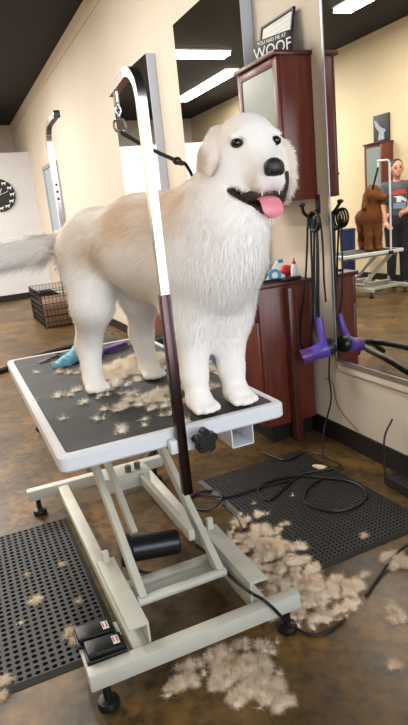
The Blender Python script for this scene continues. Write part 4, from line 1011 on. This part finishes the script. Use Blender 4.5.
# groomer
og = vreal(397, 200, 6.9); SC = 1.83/1.70
g = lambda a, b_, c: tuple(np.array([og.x, og.y, 0])+SC*(AR*a+BT*b_+np.array([0, 0, c])))
person = thing('person', 'person in charcoal printed tee and dark trousers beside the brown dog in the mirror', 'person', (og.x, og.y, 0))
HT_ = math.radians(-8); fa, fb = math.sin(HT_), math.cos(HT_)
hd = lambda r, f, u: g(r*fb+f*fa, .015+f*fb-r*fa, 1.58+u)
k = .03
arms = [('c', g(-.165, 0, 1.37), g(-.205, .02, 1.12), .05, .042, .03), ('c', g(-.205, .02, 1.12), g(-.20, .13, .90), .042, .029, .02),
        ('c', g(.165, 0, 1.37), g(.215, -.01, 1.12), .05, .042, .03), ('c', g(.215, -.01, 1.12), g(.06, .17, 1.03), .042, .029, .02)]
def hand(w, dirv, side):
    w, d, s_ = np.array(w), np.array(dirv, float), np.array(side, float); d /= np.linalg.norm(d); s_ /= np.linalg.norm(s_); out = [('c', tuple(w), tuple(w+d*.085), .03, .034, .015)]
    for i, ln in enumerate((.062, .075, .07, .052)):
        b0 = w+d*.085+s_*(.033-.022*i); m_ = b0+d*ln*.6; out += [('c', tuple(b0), tuple(m_), .011, .0105, .004), ('c', tuple(m_), tuple(m_+d*ln*.45+np.array([0, 0, -.014])), .0105, .009, .003)]
    t0 = w+d*.025+s_*.032; out += [('c', tuple(t0), tuple(t0+d*.04+s_*.028), .013, .011, .006), ('c', tuple(t0+d*.04+s_*.028), tuple(t0+d*.075+s_*.03), .011, .009, .003)]
    return out
bp_ = [('c', g(0, 0, .96), g(0, 0, 1.30), .12, .13, .05), ('c', g(-.14, 0, 1.375), g(.14, 0, 1.375), .05, .05, .05), ('c', g(0, -.01, 1.38), g(0, .01, 1.51), .052, .05, .03),
       ('e', hd(0, 0, .02), (.076*SC, .088*SC, .105*SC), None, .02), ('c', hd(0, .05, -.05), hd(0, .068, -.075), .05, .03, .03), ('c', hd(0, .09, .015), hd(0, .108, -.018), .009, .014, .012),
       ('c', hd(-.078, 0, .01), hd(-.08, 0, -.02), .018, .012, .008), ('c', hd(.078, 0, .01), hd(.08, 0, -.02), .018, .012, .008)]
bp_ += [x for x in arms]
for sx in (-.085, .085): bp_ += [('c', g(sx, 0, .93), g(sx*1.05, .01, .50), .10, .062, .05), ('c', g(sx*1.05, .01, .50), g(sx*1.1, -.01, .09), .06, .042, .03), ('c', g(sx*1.1, -.02, .06), g(sx*1.2, .12, .035), .045, .035, .03)]
bp_ += hand(g(-.20, .13, .89), np.array(g(-.18, .22, .84))-np.array(g(-.20, .13, .89)), -AR)+hand(g(.06, .17, 1.03), np.array(g(-.05, .24, 1.0))-np.array(g(.06, .17, 1.03)), (0, 0, 1))
me = sdf_mesh('body', bp_, .0095, .03); pbody = link_mesh('body', me, M['skin'], person, True, None)
sh = [('c', g(0, 0, .93), g(0, 0, 1.30), .143, .145, .05), ('c', g(-.15, 0, 1.37), g(.15, 0, 1.37), .062, .062, .06), ('c', g(-.165, 0, 1.37), g(-.20, .015, 1.18), .064, .064, .03), ('c', g(.165, 0, 1.37), g(.208, -.005, 1.18), .064, .064, .03),
      ('-e', g(0, .03, 1.47), (.07, .07, .06), None, .01)]
me = sdf_mesh('tee_shirt', sh, .0095, .03); co, no = mesh_arrays(me)
sho = link_mesh('tee_shirt', me, [M['tee'], M['print_red'], M['print_white'], M['print_blue']], person, True, None)
for p in me.polygons:
    c = np.array(p.center)+np.array([og.x, og.y, 0])-np.array([og.x, og.y, 0]); a_, b2, z = float(c@AR)/SC, float(c@BT)/SC, c[2]/SC
    if b2 > .05 and abs(a_) < .105:
        if 1.255 < z < 1.30 or (abs(a_) < .07 and 1.30 <= z < 1.315): p.material_index = 1
        elif 1.15 < z < 1.235 and (abs(a_+.02) < .03 or abs(z-1.21+.5*a_) < .022): p.material_index = 2
        elif 1.07 < z < 1.145 and abs(a_) < .085: p.material_index = 3
tr = [('c', g(0, 0, .95), g(0, 0, .90), .148, .15, .05)]
for sx in (-.085, .085): tr += [('c', g(sx, 0, .90), g(sx*1.05, .01, .50), .113, .078, .05), ('c', g(sx*1.05, .01, .50), g(sx*1.1, -.01, .07), .076, .062, .03)]
link_mesh('trousers', sdf_mesh('trousers', tr, .012, .03), M['jeans'], person, True, None)
for sx in (-.085, .085): link_mesh('shoe', sdf_mesh('shoe', [('c', g(sx*1.1, -.04, .052), g(sx*1.2, .13, .042), .054, .045, .03)], .01, .03), M['shoe'], person, True, None)
hr = [('e', hd(0, -.022, .045), (.085*SC, .088*SC, .096*SC), None, .02), ('c', hd(0, -.085, .0), hd(0, -.12, -.03), .045, .04, .03), ('-e', hd(0, .075, -.01), (.078*SC, .06*SC, .085*SC), None, .015)]
link_mesh('hair', sdf_mesh('hair', hr, .008, .03), M['hair'], person, True, None)
for s_ in (-1, 1):
    b = new(); ball(b, hd(s_*.03, .082, .018), .011); obj('eye', b, M['eye'], person)
    b = new(); beam(b, hd(s_*.016, .094, .042), hd(s_*.046, .080, .043), .006, .006, .001); obj('eyebrow', b, M['hair'], person)
b = new(); tube(b, [hd(-.024, .09, -.052), hd(0, .102, -.054), hd(.024, .09, -.052)], .006, 6); obj('mouth', b, M['tongue'], person)
